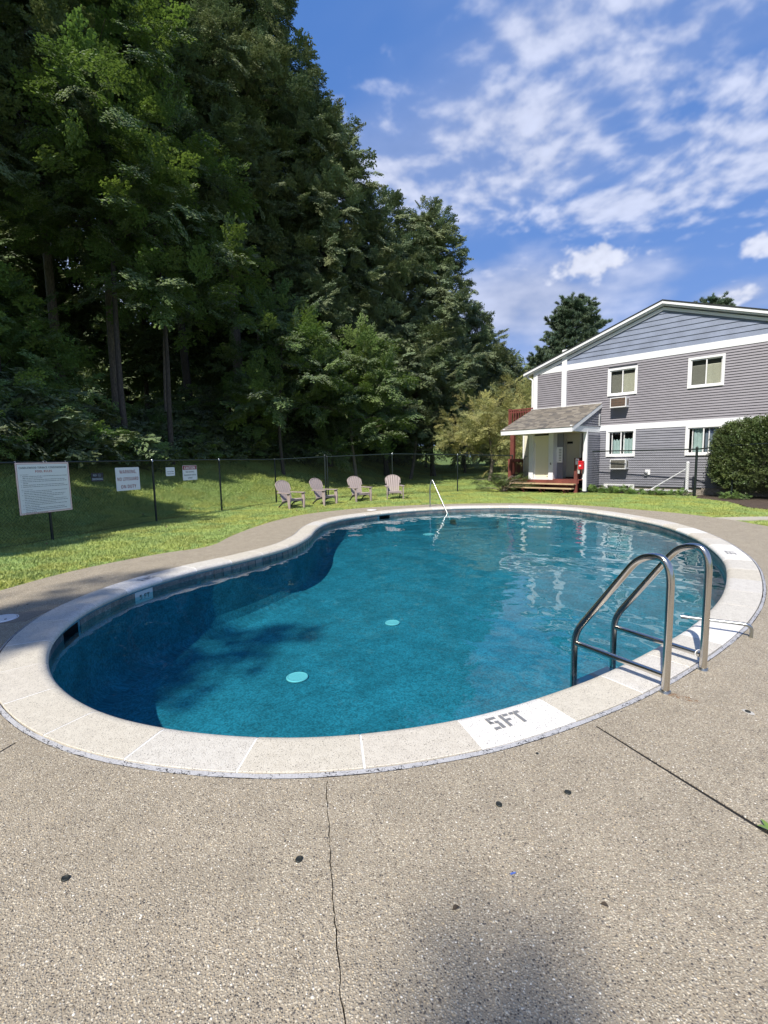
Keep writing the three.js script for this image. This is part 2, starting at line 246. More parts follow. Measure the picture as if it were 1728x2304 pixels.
function slab(list, holes, top, thick) {                                 // flat slab between top and top - thick; uv in metres
  const s = shapeXZ(list); for (const h of holes) s.holes.push(new THREE.Path(h.map(([x, z]) => V2(x, -z))));
  const g = new THREE.ExtrudeGeometry(s, { depth: thick, bevelEnabled: false, curveSegments: 1 });
  g.rotateX(-Math.PI / 2).translate(0, top - thick, 0);
  const p = g.attributes.position, uv = g.attributes.uv; for (let i = 0; i < p.count; i++) uv.setXY(i, p.getX(i), p.getZ(i) + p.getY(i));
  return g;
}
function ribbon(points, width, seed) {                                   // a thin ragged outline round a path
  const R = rng(seed), L = [], Rr = [];
  points.forEach(([x, z], i) => { const a = points[Math.max(0, i - 1)], b = points[Math.min(points.length - 1, i + 1)], dx = b[0] - a[0], dz = b[1] - a[1], l = Math.hypot(dx, dz), w = typeof width === 'function' ? width(i / (points.length - 1), R) : width; L.push([x - (dz / l) * w, z + (dx / l) * w]); Rr.push([x + (dz / l) * w, z - (dx / l) * w]); });
  return [...L, ...Rr.reverse()];
}
function ragged(points, step, amp, seed) { const R = rng(seed), out = []; for (let i = 0; i + 1 < points.length; i++) { const [a, b] = [points[i], points[i + 1]], d = Math.hypot(b[0] - a[0], b[1] - a[1]), n = Math.max(1, Math.round(d / step)); for (let k = 0; k < n; k++) { const t = k / n; out.push([lerp(a[0], b[0], t) + (k || i ? (R() - 0.5) * amp : 0), lerp(a[1], b[1], t) + (k || i ? (R() - 0.5) * amp : 0)]); } } out.push(points[points.length - 1]); return out; }
const crackMain = ragged([[-0.291, -2.078], [-0.294, -2.043], [-0.271, -1.896], [-0.249, -1.768], [-0.224, -1.603], [-0.211, -1.525], [-0.202, -1.455], [-0.187, -1.39], [-0.175, -1.315], [-0.161, -1.241], [-0.147, -1.168], [-0.135, -1.108], [-0.10, -0.9], [-0.09, -0.5], [-0.02, 0.4]], 0.022, 0.008, 3);
const crackSide = ragged([[-0.363, -2.0795], [-0.343, -2.074], [-0.323, -2.065]], 0.02, 0.006, 4);
const jointRight = [[1.152, -2.482], [1.30, -2.14], [1.482, -1.73], [1.95, -0.7], [2.8, 1.2]];
const jointLeft = [[-2.035, -2.44], [-2.06, -2.33], [-2.35, -1.5]];
const jointFar = [[3.86, -14.62], [3.98, -14.9]];
const jointR2 = [[4.42, -4.92], [4.9, -4.95], [7, -5.2]];
mesh('pool_deck', slab(DECK, [poolRing(-0.034), ribbon(crackMain, (t, R) => 0.0011 + 0.0016 * R() + (Math.abs(t - 0.52) < 0.02 ? 0.004 : 0), 8), ribbon(crackSide, (t, R) => 0.0012 + 0.001 * R(), 9), ribbon(jointRight, (t) => 0.0065 + 0.004 * Math.min(1, t * 2), 1), ribbon(jointLeft, 0.006, 1), ribbon(jointFar, 0.006, 1), ribbon(jointR2, 0.003, 1)], 0, 0.028), M.deck);
scene.getObjectByName('pool_deck').userData.kind = 'structure';
tag(scene.getObjectByName('pool_deck'), 'tan exposed-aggregate concrete deck all round the pool, with a thin crack', null, null, 'structure');
tag(mesh('soil', slab(DECK.map(([x, z]) => [x, z]), [poolRing(0.02)], -0.03, 0.004), M.soil), 'dark soil seen in the crack and joints of the deck', null, null, 'structure');
tag(mesh('path', slab([[7.50, -10.72], [8.2, -10.74], [9.2, -10.66], [14, -10.5], [14, -10.0], [9.2, -10.2], [8.37, -10.26], [7.62, -10.23]], [], 0.004, 0.03), M.path), 'pale concrete path leading off to the right from the pool deck', null, null, 'structure');
tag(mesh('joint_filler', slab(ribbon(jointRight, (t) => 0.006 + 0.004 * Math.min(1, t * 2), 1), [], -0.0025, 0.026), M.joint), 'black filler strip in the straight deck joint right of the 5FT stone', null, null, 'structure');
// a darker repair strip of concrete round the left skimmer lid
mesh('deck_repair', slab([[-3.94, -4.70], [-3.49, -4.82], [-3.50, -4.47], [-3.70, -4.40], [-4.3, -4.25], [-4.9, -4.05], [-4.9, -4.4]], [], 0.004, 0.01), M.patch);
tag(scene.getObjectByName('deck_repair'), 'darker concrete repair strip in the deck round the left skimmer lid', null, null, 'structure');

// ---------------------------------------------------------------- ground sheet to the horizon
{
  const axis = (fine0, fine1, step, far) => { const a = []; for (let v = fine0; v <= fine1 + 1e-6; v += step) a.push(v); let d = step; for (let v = fine1; v < far; ) { d *= 1.35; v += d; a.push(v); } d = step; for (let v = fine0; v > -far; ) { d *= 1.35; v -= d; a.unshift(v); } return a; };
  const X = axis(-34, 22, 0.5, 620), Z = axis(-66, 20, 0.5, 620), W = X.length, pos = [], uv = [], idx = [];
  const hole = poolRing(0.05, 160);
  for (const z of Z) for (const x of X) { const on = onDeck(x, z) || (x > -8 && x < 10 && z > -16 && z < 10); pos.push(x, (on && hillSide(x, z) < 0.2 ? -0.042 : landY(x, z) - 0.02 - 0.02 * (hillSide(x, z) < 0 ? 1 : 0)), z); uv.push(x, z); }
  for (let j = 0; j + 1 < Z.length; j++) for (let i = 0; i + 1 < W; i++) { const a = j * W + i, c = [[X[i], Z[j]], [X[i + 1], Z[j]], [X[i], Z[j + 1]], [X[i + 1], Z[j + 1]]]; if (c.some(([x, z]) => inside(hole, x, z))) continue; idx.push(a, a + W, a + 1, a + 1, a + W, a + W + 1); }
  const g = new THREE.BufferGeometry(); g.setAttribute('position', new THREE.Float32BufferAttribute(pos, 3)); g.setAttribute('uv', new THREE.Float32BufferAttribute(uv, 2)); g.setIndex(idx); g.computeVertexNormals();
  tag(mesh('lawn', g, M.turf), 'green lawn round the deck, rising as a bank behind the fence', null, null, 'structure');
}
const surfY = (x, z) => (hillSide(x, z) > 0.2 || !(x > -8 && x < 10 && z > -16 && z < 10) ? landY(x, z) - 0.03 : -0.042);

// ---------------------------------------------------------------- the pool
const PC = [1.8, 0, -8.3];
const pool = thing('swimming_pool', 'kidney-shaped in-ground pool with teal plaster, stone coping and a row of tiles', 'swimming pool', PC);
const toPool = (g) => g.translate(-PC[0], -PC[1], -PC[2]);
const floorY = (z) => lerp(-1.0, -0.62, smooth(6.5, 13, -z));
const SKIM = [poolNear(-3.42, -4.45), poolNear(-0.15, -13.43)], inSkim = (s) => SKIM.some((k) => Math.abs(((s - k + PLEN * 1.5) % PLEN) - PLEN / 2) < 0.22);
{ // shell: beam under the coping, wall, cove and floor
  const n = 420, b = new MB(), at = (i, o, y) => poolAt((i / n) * PLEN, o, y);
  for (let i = 0; i < n; i++) {
    const s0 = (i / n) * PLEN, s1 = ((i + 1) / n) * PLEN, z0 = floorY(at(i, 0.3, 0)[2]), z1 = floorY(at(i + 1, 0.3, 0)[2]);
    const rows = (i_, f) => [[WALL, -0.07], [WALL, -0.09], [WALL, -0.245], [WALL + 0.01, -0.26], [WALL + 0.03, f + 0.22], [WALL + 0.07, f + 0.09], [WALL + 0.15, f + 0.025], [WALL + 0.27, f]].map(([o, y]) => at(i_, o, y));
    const A = rows(i, z0), B = rows(i + 1, z1);
    for (let k = 0; k + 1 < A.length; k++) { if (k === 1 && inSkim((s0 + s1) / 2)) continue; b.quad(A[k + 1], B[k + 1], B[k], A[k], [s0, A[k + 1][1]], [s1, B[k + 1][1]], [s1, B[k][1]], [s0, A[k][1]]); }
    const C = [1.0, -7.2]; let P = A[7], Q = B[7];
    for (let k = 1; k <= 8; k++) { const f = 1 - k / 8, F = (p) => { const x = lerp(C[0], p[0], f), z = lerp(C[1], p[2], f); return [x, floorY(z), z]; }; const P2 = F(A[7]), Q2 = F(B[7]); b.quad(P, P2, Q2, Q, [P[0], P[2]], [P2[0], P2[2]], [Q2[0], Q2[2]], [Q[0], Q[2]]); P = P2; Q = Q2; }
  }
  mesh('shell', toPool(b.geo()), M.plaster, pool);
  // two entry steps under the far hand rail
  const sa = poolNear(3.5, -14.45), sb = poolNear(0.0, -13.6), t = new MB();
  [[0.34, -0.42], [0.68, -0.56]].forEach(([w, y]) => { const m = 40; for (let i = 0; i < m; i++) { const o = (k) => WALL + w * Math.pow(Math.sin(Math.PI * clamp(k / m, 0.001, 0.999)), 0.35), s = (k) => lerp(sa, sb, k / m), A = poolAt(s(i), 0.29, y), B = poolAt(s(i + 1), 0.29, y), C = poolAt(s(i + 1), o(i + 1), y), D = poolAt(s(i), o(i), y), C2 = [C[0], -0.75, C[2]], D2 = [D[0], -0.75, D[2]]; t.quad(A, B, C, D, [A[0], A[2]], [B[0], B[2]], [C[0], C[2]], [D[0], D[2]]); t.quad(D, C, C2, D2, [i * 0.1, 0], [i * 0.1 + 0.1, 0], [i * 0.1 + 0.1, 0.4], [i * 0.1, 0.4]); } });
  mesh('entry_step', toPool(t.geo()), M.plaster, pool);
}
// coping stones, each with a rounded nose over the water
const PROFILE = [[0, -0.06], [0, 0.009], [0.003, 0.012], [0.255, 0.012], [0.285, 0.008], [0.308, -0.003], [0.324, -0.018], [0.331, -0.036], [0.324, -0.055], [0.308, -0.069], [0.285, -0.076], [0.25, -0.078]];
function copingPiece(s0, s1, seg, grow = 0) {
  const b = new MB(), prof = PROFILE.map(([o, y]) => [o + (o < 0.1 ? 1 : -1) * -grow, y - (y > -0.02 ? -grow : grow)]);
  const nrm = prof.map((p, k) => { const a = prof[Math.max(0, k - 1)], c = prof[Math.min(prof.length - 1, k + 1)], x = -(c[1] - a[1]), y = c[0] - a[0], l = Math.hypot(x, y) || 1; return [x / l, y / l]; });
  const flat = new Set([0, 1, 2]);
  const P = (k, s) => poolAt(s, prof[k][0], prof[k][1]), N = (k, s) => { const i = poolAt(s, 1), o = poolAt(s, 0), nx = i[0] - o[0], nz = i[2] - o[2]; return [-nrm[k][0] * -1 * nx, nrm[k][1], nrm[k][0] * nz]; };
  const arc = [0]; for (let k = 1; k < prof.length; k++) arc.push(arc[k - 1] + Math.hypot(prof[k][0] - prof[k - 1][0], prof[k][1] - prof[k - 1][1]));
  for (let i = 0; i < seg; i++) { const a = lerp(s0, s1, i / seg), c = lerp(s0, s1, (i + 1) / seg); for (let k = 0; k + 1 < prof.length; k++) { const q = [P(k, a), P(k, c), P(k + 1, c), P(k + 1, a)]; b.quad(...q, [a, arc[k]], [c, arc[k]], [c, arc[k + 1]], [a, arc[k + 1]], flat.has(k) ? null : [N(k, a), N(k, c), N(k + 1, c), N(k + 1, a)]); } }
  for (const [s, f] of [[s0, 1], [s1, -1]]) for (let k = 1; k + 1 < prof.length; k++) { const q = [P(0, s), P(k, s), P(k + 1, s)]; if (f > 0) q.reverse(); b.tri(...q, ...[[0, 0], [arc[k], 0.1], [arc[k + 1], 0]]); }
  return toPool(b.geo());
}
const sJoint = poolNear(0.485, -2.275), NSTONE = Math.round(PLEN / 0.622), LSTONE = PLEN / NSTONE, stoneOf = (s) => Math.floor((((s - sJoint) % PLEN) + PLEN) % PLEN / LSTONE);
const sMark2 = poolNear(5.25, -6.78), sMark3 = poolNear(-3.28, -6.08);
{ const R = rng(17), whites = new Set([0, stoneOf(sMark2), stoneOf(sMark3)]), seq = {};
  for (let i = 0; i < NSTONE; i++) {
    const white = whites.has(i) || (i > 0 && i < 30 && [4, 11, 14].includes(i)) , m = white ? M.stoneWhite : M.stones[pick(R, [[3, 0], [3, 1], [2, 2], [2, 3]])[1]];
    const g = 0.0045 + 0.0015 * R(), piece = mesh('coping_stone', copingPiece(sJoint + i * LSTONE + g, sJoint + (i + 1) * LSTONE - g, 7), m, pool);
    piece.position.y = (R() - 0.5) * 0.003;
  }
  mesh('grout', copingPiece(0, PLEN * 0.99999, 420, -0.0022), M.grout, pool);
}
function depthMark(s, y = 0.0142) {
  const b = new MB(), rects = [[0.022, 0, 0.066, 0.021], [0, 0, 0.02, 0.055], [0.0, 0.042, 0.03, 0.06], [0.036, 0.042, 0.066, 0.062], [0.046, 0.066, 0.07, 0.116], [0, 0.095, 0.04, 0.116], [0.094, 0, 0.116, 0.116], [0.121, 0, 0.158, 0.021], [0.116, 0.046, 0.148, 0.066], [0.170, 0, 0.2, 0.021], [0.204, 0, 0.242, 0.021], [0.196, 0.021, 0.218, 0.116]];
  for (const [x0, v0, x1, v1] of rects) { const q = [[x0, v1], [x1, v1], [x1, v0], [x0, v0]].map(([u, v]) => poolAt(s + u - 0.12, 0.235 - v, y)); b.quad(...q, [x0, v1], [x1, v1], [x1, v0], [x0, v0]); }
  return toPool(b.geo());
}
for (const s of [poolNear(0.735, -2.375), sMark2, sMark3]) mesh('depth_marking', depthMark(s), std(rgb(0.20, 0.205, 0.21), 0.85), pool);
{ // caulk between coping and deck
  const b = new MB(), n = 900, R = (k) => 0.003 * perlin.noise(k * 0.7, 0.5, 0) + 0.002 * perlin.noise(k * 0.21, 4.5, 0);
  for (let i = 0; i < n; i++) { const s = (k) => (k / n) * PLEN, A = poolAt(s(i), -0.031 + R(i), 0.0015), B = poolAt(s(i + 1), -0.031 + R((i + 1) % n), 0.0015), C = poolAt(s(i + 1), -0.008 + R(((i + 1) % n) + 3000), 0.008), D = poolAt(s(i), -0.008 + R((i % n) + 3000), 0.008); b.quad(A, B, C, D, [s(i), 0], [s(i + 1), 0], [s(i + 1), 0.03], [s(i), 0.03]); b.quad(D, C, [C[0], -0.028, C[2]], [D[0], -0.028, D[2]], [s(i), 0.03], [s(i + 1), 0.03], [s(i + 1), 0.06], [s(i), 0.06]); }
  mesh('caulk_strip', toPool(b.geo()), M.caulk, pool);
}
{ // waterline tiles, one by one
  const R = rng(41), g1 = tiled(256, 40, 91), g2 = tiled(256, 9, 92);
  const tileMats = [[0.10, 0.11, 0.115], [0.13, 0.12, 0.115], [0.085, 0.10, 0.11], [0.15, 0.15, 0.15]].map(([r, g, b]) => std(0xffffff, 0.3, { map: tex(256, 0.4, (x, y) => { const v = 0.4 + 1.2 * g1(x, y) * (0.5 + g2(x, y)); return [r * v, g * v, b * v]; }) }));
  const tg = [0, 1, 2].map((k) => box(0.147, 0.142, 0.012, k * 0.13, 0, 0).translate(-k * 0.13, 0, 0)), n = Math.floor(PLEN / 0.154), step = PLEN / n, sFive = poolNear(-3.22, -5.9), kFive = Math.round(sFive / step - 0.5);
  const put = (m, s, o = 0.304, y = -0.157) => { const p = poolAt(s, o, y), q = poolAt(s, o + 1, y); m.position.set(p[0] - PC[0], p[1], p[2] - PC[2]); m.rotation.y = Math.atan2(q[0] - p[0], q[2] - p[2]); };
  for (let i = 0; i < n; i++) { const s = (i + 0.5) * step; if (inSkim(s) || i === kFive || i === kFive + 1) continue; put(mesh('tile', tg[Math.floor(R() * 3)], tileMats[Math.floor(R() * 4)], pool), s); }
  const c = document.createElement('canvas'); c.width = 512; c.height = 256; const k = c.getContext('2d'); k.fillStyle = '#b9c3c6'; k.fillRect(0, 0, 512, 256); k.fillStyle = '#23282c'; k.font = 'bold 150px sans-serif'; k.textAlign = 'center'; k.textBaseline = 'middle'; k.fillText('5 FT', 256, 132);
  const ct = new THREE.CanvasTexture(c); ct.colorSpace = THREE.SRGBColorSpace; const face = std(0xffffff, 0.3, { map: ct }), side = std(rgb(0.5, 0.54, 0.55), 0.3);
  const five = mesh('depth_tile', new THREE.BoxGeometry(0.30, 0.142, 0.014), [side, side, side, side, face, side], pool); put(five, (kFive + 1) * step, 0.306); five.userData.label = 'pale tile lettered 5 FT';
  for (const s of SKIM) { const sk = new MB(), F = (u, y, o) => poolAt(s + u, o, y), w = 0.21, t = -0.092, bt = -0.242, d = 0.05; sk.quad(F(-w, t, d), F(w, t, d), F(w, bt, d), F(-w, bt, d), [0, 0], [1, 0], [1, 1], [0, 1]); sk.quad(F(-w, t, 0.3), F(w, t, 0.3), F(w, t, d), F(-w, t, d), [0, 0], [1, 0], [1, 1], [0, 1]); sk.quad(F(-w, bt, 0.3), F(w, bt, 0.3), F(w, bt, d), F(-w, bt, d), [0, 0], [1, 0], [1, 1], [0, 1]); for (const e of [-w, w]) sk.quad(F(e, t, 0.3), F(e, bt, 0.3), F(e, bt, d), F(e, t, d), [0, 0], [1, 0], [1, 1], [0, 1]); mesh('skimmer_mouth', toPool(sk.geo()), std(rgb(0.05, 0.055, 0.06), 0.8), pool); }
}
for (const [x, z, r] of [[-1.04, -5.23, 0.125], [0.093, -6.97, 0.11], [1.22, -12.92, 0.16]]) {   // white drain covers on the pool floor
  const d = group('drain_cover', pool); d.position.set(x - PC[0], floorY(z) + 0.004, z - PC[2]);
  mesh('rim', new THREE.LatheGeometry([V2(r * 0.93, 0), V2(r, 0.002), V2(r, 0.014), V2(r * 0.86, 0.022), V2(r * 0.86, 0.006)], 40), M.white, d);
  const bars = []; for (let i = -5; i <= 5; i++) { const h = r * 0.165 * i, w = Math.sqrt(Math.max(0, r * r * 0.74 - h * h)) * 2; if (w > 0.02) bars.push(box(w, 0.012, r * 0.12, 0, 0.012, h)); } mesh('grate', bars, M.white, d);
}
// the water
{ const { S, sx, sy } = waterNormals(), d = new Float32Array(S * S * 4);
  for (let i = 0; i < S * S; i++) { d[i * 4] = 0.5 - sx[i] * 0.5; d[i * 4 + 1] = 0.5 - sy[i] * 0.5; d[i * 4 + 2] = 1; d[i * 4 + 3] = 1; }
  const t = new THREE.DataTexture(d, S, S, THREE.RGBAFormat, THREE.FloatType); t.wrapS = t.wrapT = THREE.RepeatWrapping; t.magFilter = THREE.LinearFilter; t.repeat.set(1 / 3.1, 1 / 3.1); t.needsUpdate = true;
  M.water = new THREE.MeshPhysicalMaterial({ color: rgb(0.37, 0.775, 0.825), roughness: 0.0, transmission: 1, thickness: 0, ior: 1.33, normalMap: t, normalScale: V2(0.5, 0.5) });
  const g = new THREE.ShapeGeometry(shapeXZ(poolRing(WALL + 0.004, 400))).rotateX(-Math.PI / 2).translate(0, WATER, 0), p = g.attributes.position, uv = g.attributes.uv; for (let i = 0; i < p.count; i++) uv.setXY(i, p.getX(i), -p.getZ(i));
  tag(mesh('water', g, M.water), 'clear teal pool water with small ripples mirroring the house', null, null, 'structure');
}

// ---------------------------------------------------------------- pool ladder, hand rail, filler pipe
function roundPath(pts, radii) {                                         // polyline with rounded corners
  const path = new THREE.CurvePath(), P = pts.map((p) => V3(...p)); let from = P[0];
  for (let i = 1; i < P.length; i++) { if (i === P.length - 1) { path.add(new THREE.LineCurve3(from, P[i])); break; } const r = radii[i] ?? 0.05, a = P[i].clone().add(P[i - 1].clone().sub(P[i]).setLength(Math.min(r, P[i].distanceTo(P[i - 1]) * 0.49))), b = P[i].clone().add(P[i + 1].clone().sub(P[i]).setLength(Math.min(r, P[i].distanceTo(P[i + 1]) * 0.49))); path.add(new THREE.LineCurve3(from, a)); path.add(new THREE.QuadraticBezierCurve3(a, P[i], b)); from = b; }
  return path;
}
function pipe(pts, r, radii = {}, seg = 90, sides = 16) { const c = roundPath(pts, radii); const g = new THREE.TubeGeometry(c, seg, r, sides, false); const caps = [0, 1].map((e) => { const t = c.getTangent(e).multiplyScalar(e ? 1 : -1), k = new THREE.CircleGeometry(r, sides).applyQuaternion(new THREE.Quaternion().setFromUnitVectors(V3(0, 0, 1), t)), p = c.getPoint(e); return k.translate(p.x, p.y, p.z); }); return merge([g, ...caps]); }
{
  // local: x towards the pool, z towards the far rail
  const base = V3(1.749, 0, -2.842), far = V3(2.188, 0, -3.144), turn = Math.atan2(0.841, -0.541);
  const l = thing('pool_ladder', 'stainless steel pool ladder with two looped rails at the near right edge', 'pool ladder', base.toArray(), turn);
  const inv = new THREE.Matrix4().makeRotationY(-turn), f = far.clone().sub(base).applyMatrix4(inv);
  for (const [ox, oz] of [[0, 0], [f.x, f.z]]) {
    mesh('rail', pipe([[ox, -0.04, oz], [ox, 0.86, oz], [ox + 0.19, 0.845, oz], [ox + 0.655, 0.19, oz], [ox + 0.655, -1.05, oz]], 0.0235, { 1: 0.19, 2: 0.11, 3: 0.1 }, 140, 20), M.steel, l);
    mesh('cross_bar', tube([[ox + 0.02, 0.103, oz], [ox + 0.645, 0.112, oz]], 0.0195, 2, 16), M.steel, l);
    mesh('foot_collar', new THREE.CylinderGeometry(0.03, 0.034, 0.014, 24).translate(ox, 0.006, oz), M.steelDull, l);
    if (oz) mesh('white_tie', new THREE.TorusGeometry(0.026, 0.003, 6, 20).rotateY(1.2).translate(ox + 0.035, 0.103, oz), M.white, l);
  }
  for (const y of [-0.235, -0.5, -0.77]) mesh('step', rbox(0.085, 0.025, Math.hypot(f.x, f.z) - 0.05, 0.008, 0.655 + f.x / 2, y, f.z / 2).rotateY(0), std(rgb(0.03, 0.05, 0.11), 0.5), l);
}
{
  const h = thing('hand_rail', 'bent steel hand rail standing at the far end of the pool', 'hand rail', [1.417, 0, -14.498]);
  const f = V3(1.86 - 1.417, 0, -14.0 + 14.498);
  mesh('rail', pipe([[0, -0.03, 0], [0, 0.62, 0], [0.055, 0.86, 0.06], [f.x * 1.02, -0.16, f.z * 1.25], [f.x * 1.2, -0.40, f.z * 1.5]], 0.0185, { 1: 0.12, 2: 0.09, 3: 0.05 }, 90, 14), M.steelDull, h);
  mesh('foot_collar', new THREE.CylinderGeometry(0.035, 0.04, 0.02, 20).translate(0, 0.008, 0), M.steelDull, h);
  mesh('foot_plate', rbox(0.16, 0.12, 0.05, 0.01, f.x * 1.32, -0.38, f.z * 1.5), std(rgb(0.02, 0.04, 0.045), 0.6), h);
}
{
  const p = thing('filler_pipe', 'thin bent metal pipe lying over the coping behind the ladder', 'pipe', [2.949, 0, -3.696]);
  mesh('tube', pipe([[0, -0.02, 0], [-0.03, 0.115, 0.035], [-0.39, 0.10, -0.225]], 0.0135, { 1: 0.055 }, 50, 12), M.steelDull, p);
  mesh('nozzle', new THREE.CylinderGeometry(0.018, 0.018, 0.05, 14).rotateZ(Math.PI / 2).rotateY(-0.63).translate(-0.40, 0.10, -0.232), M.steelDull, p);
}
// ---------------------------------------------------------------- small things on the deck
function lid(x, z, label) { const l = thing('skimmer_lid', label, 'lid', [x, 0.002, z], 0); mesh('disc', new THREE.LatheGeometry([V2(0, 0.008), V2(0.118, 0.008), V2(0.125, 0.006), V2(0.127, -0.004)], 48), M.white, l); mesh('ring', new THREE.TorusGeometry(0.138, 0.006, 8, 48).rotateX(Math.PI / 2), M.trim, l); mesh('finger_hole', new THREE.CylinderGeometry(0.011, 0.011, 0.003, 14).translate(0.07, 0.0085, 0.03), M.dark, l); }
lid(-3.80, -4.545, 'round white skimmer lid in the deck at the left end of the pool');
lid(-0.36, -13.84, 'round white skimmer lid in the deck beyond the pool near the chairs');
[[-1.189, -1.573, 'dark deck anchor plug at the lower left of the deck'], [-0.348, -1.635, 'dark deck anchor plug just left of the long crack'], [0.471, -1.898, 'dark deck anchor plug, left of two near the 5FT mark'], [0.794, -1.963, 'dark deck anchor plug, right of two near the 5FT mark'], [0.749, -2.247, 'tiny dark anchor plug close under the 5FT stone'], [2.078, -2.592, 'dark anchor plug in a pale grout spot right of the ladder']].forEach(([x, z, label], i) => {
  const k = i === 4 ? 0.55 : 1, t = thing('anchor_plug', label, 'anchor plug', [x, 0, z], i);
  mesh('socket', new THREE.LatheGeometry([V2(0.0155 * k, 0.0005), V2(0.0145 * k, 0.006 * k), V2(0.011 * k, 0.007 * k), V2(0.0085 * k, 0.003 * k), V2(0, 0.003 * k)], 20).scale(1, 1, 0.85), std(rgb(0.03, 0.034, 0.03), 0.5, { metalness: 0.3 }), t);
  if (i === 5) mesh('grout_spot', new THREE.CircleGeometry(0.026, 18).rotateX(-Math.PI / 2).scale(1.3, 1, 0.8).translate(0.004, 0.0016, 0), std(rgb(0.5, 0.48, 0.44), 0.9), t);
});
{ const t = thing('paper_scrap', 'tiny blue paper scrap lying on the deck', 'scrap', [0.435, 0, -1.553], 0.3); mesh('scrap', box(0.014, 0.0015, 0.006, 0, 0.004, 0, 0.2, 0, 0.1), std(rgb(0.06, 0.12, 0.42), 0.7), t); mesh('scrap_fold', box(0.007, 0.0015, 0.005, 0.010, 0.005, 0.001, -0.3, 0.4, 0.3), std(rgb(0.10, 0.18, 0.5), 0.7), t); }
function leaf(len, wid, curl = 0.3) { const b = new MB(), n = 6; for (let i = 0; i < n; i++) { const f = (k) => { const t = k / n, w = wid * Math.sin(Math.PI * Math.pow(t, 0.8)) * 0.5, y = curl * len * t * (1 - t); return [[t * len, y + w * 0.25, -w], [t * len, y, 0], [t * len, y + w * 0.25, w]]; }; const A = f(i), B = f(i + 1); for (let k = 0; k < 2; k++) b.quad(A[k], A[k + 1], B[k + 1], B[k], [0, 0], [1, 0], [1, 1], [0, 1]); } return b.geo(); }
{ const t = thing('joint_weed', 'small green weed leaf in the deck joint at the right edge', 'weed', [1.505, 0, -1.725], 0.4); for (let i = 0; i < 5; i++) mesh('leaf', leaf(0.05, 0.02).rotateZ(0.35).rotateY(i * 1.25), M.shrub, t); }
[[-3.95, -4.95, 1.0, 'brown leaf on the deck, left of two beyond the skimmer lid'], [-3.88, -5.0, 2.2, 'brown leaf on the deck, right of two beyond the skimmer lid'], [0.20, -1.42, 0.4, 'black shrivelled leaf on the deck below the blue scrap'], [0.72, -1.42, 2.8, 'dark shrivelled leaf on the deck at lower right']].forEach(([x, z, a, label]) => { const m = mesh('dry_leaf', leaf(0.028, 0.016, 0.8), std(rgb(0.06, 0.045, 0.03), 0.9)); m.position.set(x, 0.003, z); m.rotation.y = a; tag(m, label, 'leaf'); });

{ // rust run from the near ladder foot: a stain with a grain and an outline of its own
  const b = new MB(), n = 16, R = rng(88); for (let i = 0; i < n; i++) { const f = (k) => { const a = ((k % n) / n) * 6.283, r = 0.05 * (1 + 0.5 * perlin.noise(Math.cos(a) * 2, Math.sin(a) * 2, 3)); return [r * 1.7 * Math.cos(a), 0, r * 0.62 * Math.sin(a)]; }; const A = f(i), B = f(i + 1); b.tri([0, 0, 0], B, A, [0, 0], [B[0], B[2]], [A[0], A[2]]); }
  const n1 = tiled(256, 50, 71), n2 = tiled(256, 12, 72), m = std(rgb(0.30, 0.15, 0.06), 0.9, { transparent: true, alphaMap: tex(256, 0.35, (x, y) => { const v = n1(x, y) * 0.6 + n2(x, y) * 0.6 > 0.62 ? 0.75 : 0.06; return [v, v, v]; }, false) });
  const s = mesh('rust_stain', b.geo(), m); s.position.set(1.815, 0.0025, -2.765); s.rotation.y = -0.75; tag(s, 'rust stain on the deck beside the near ladder foot', null, null, 'structure');
}
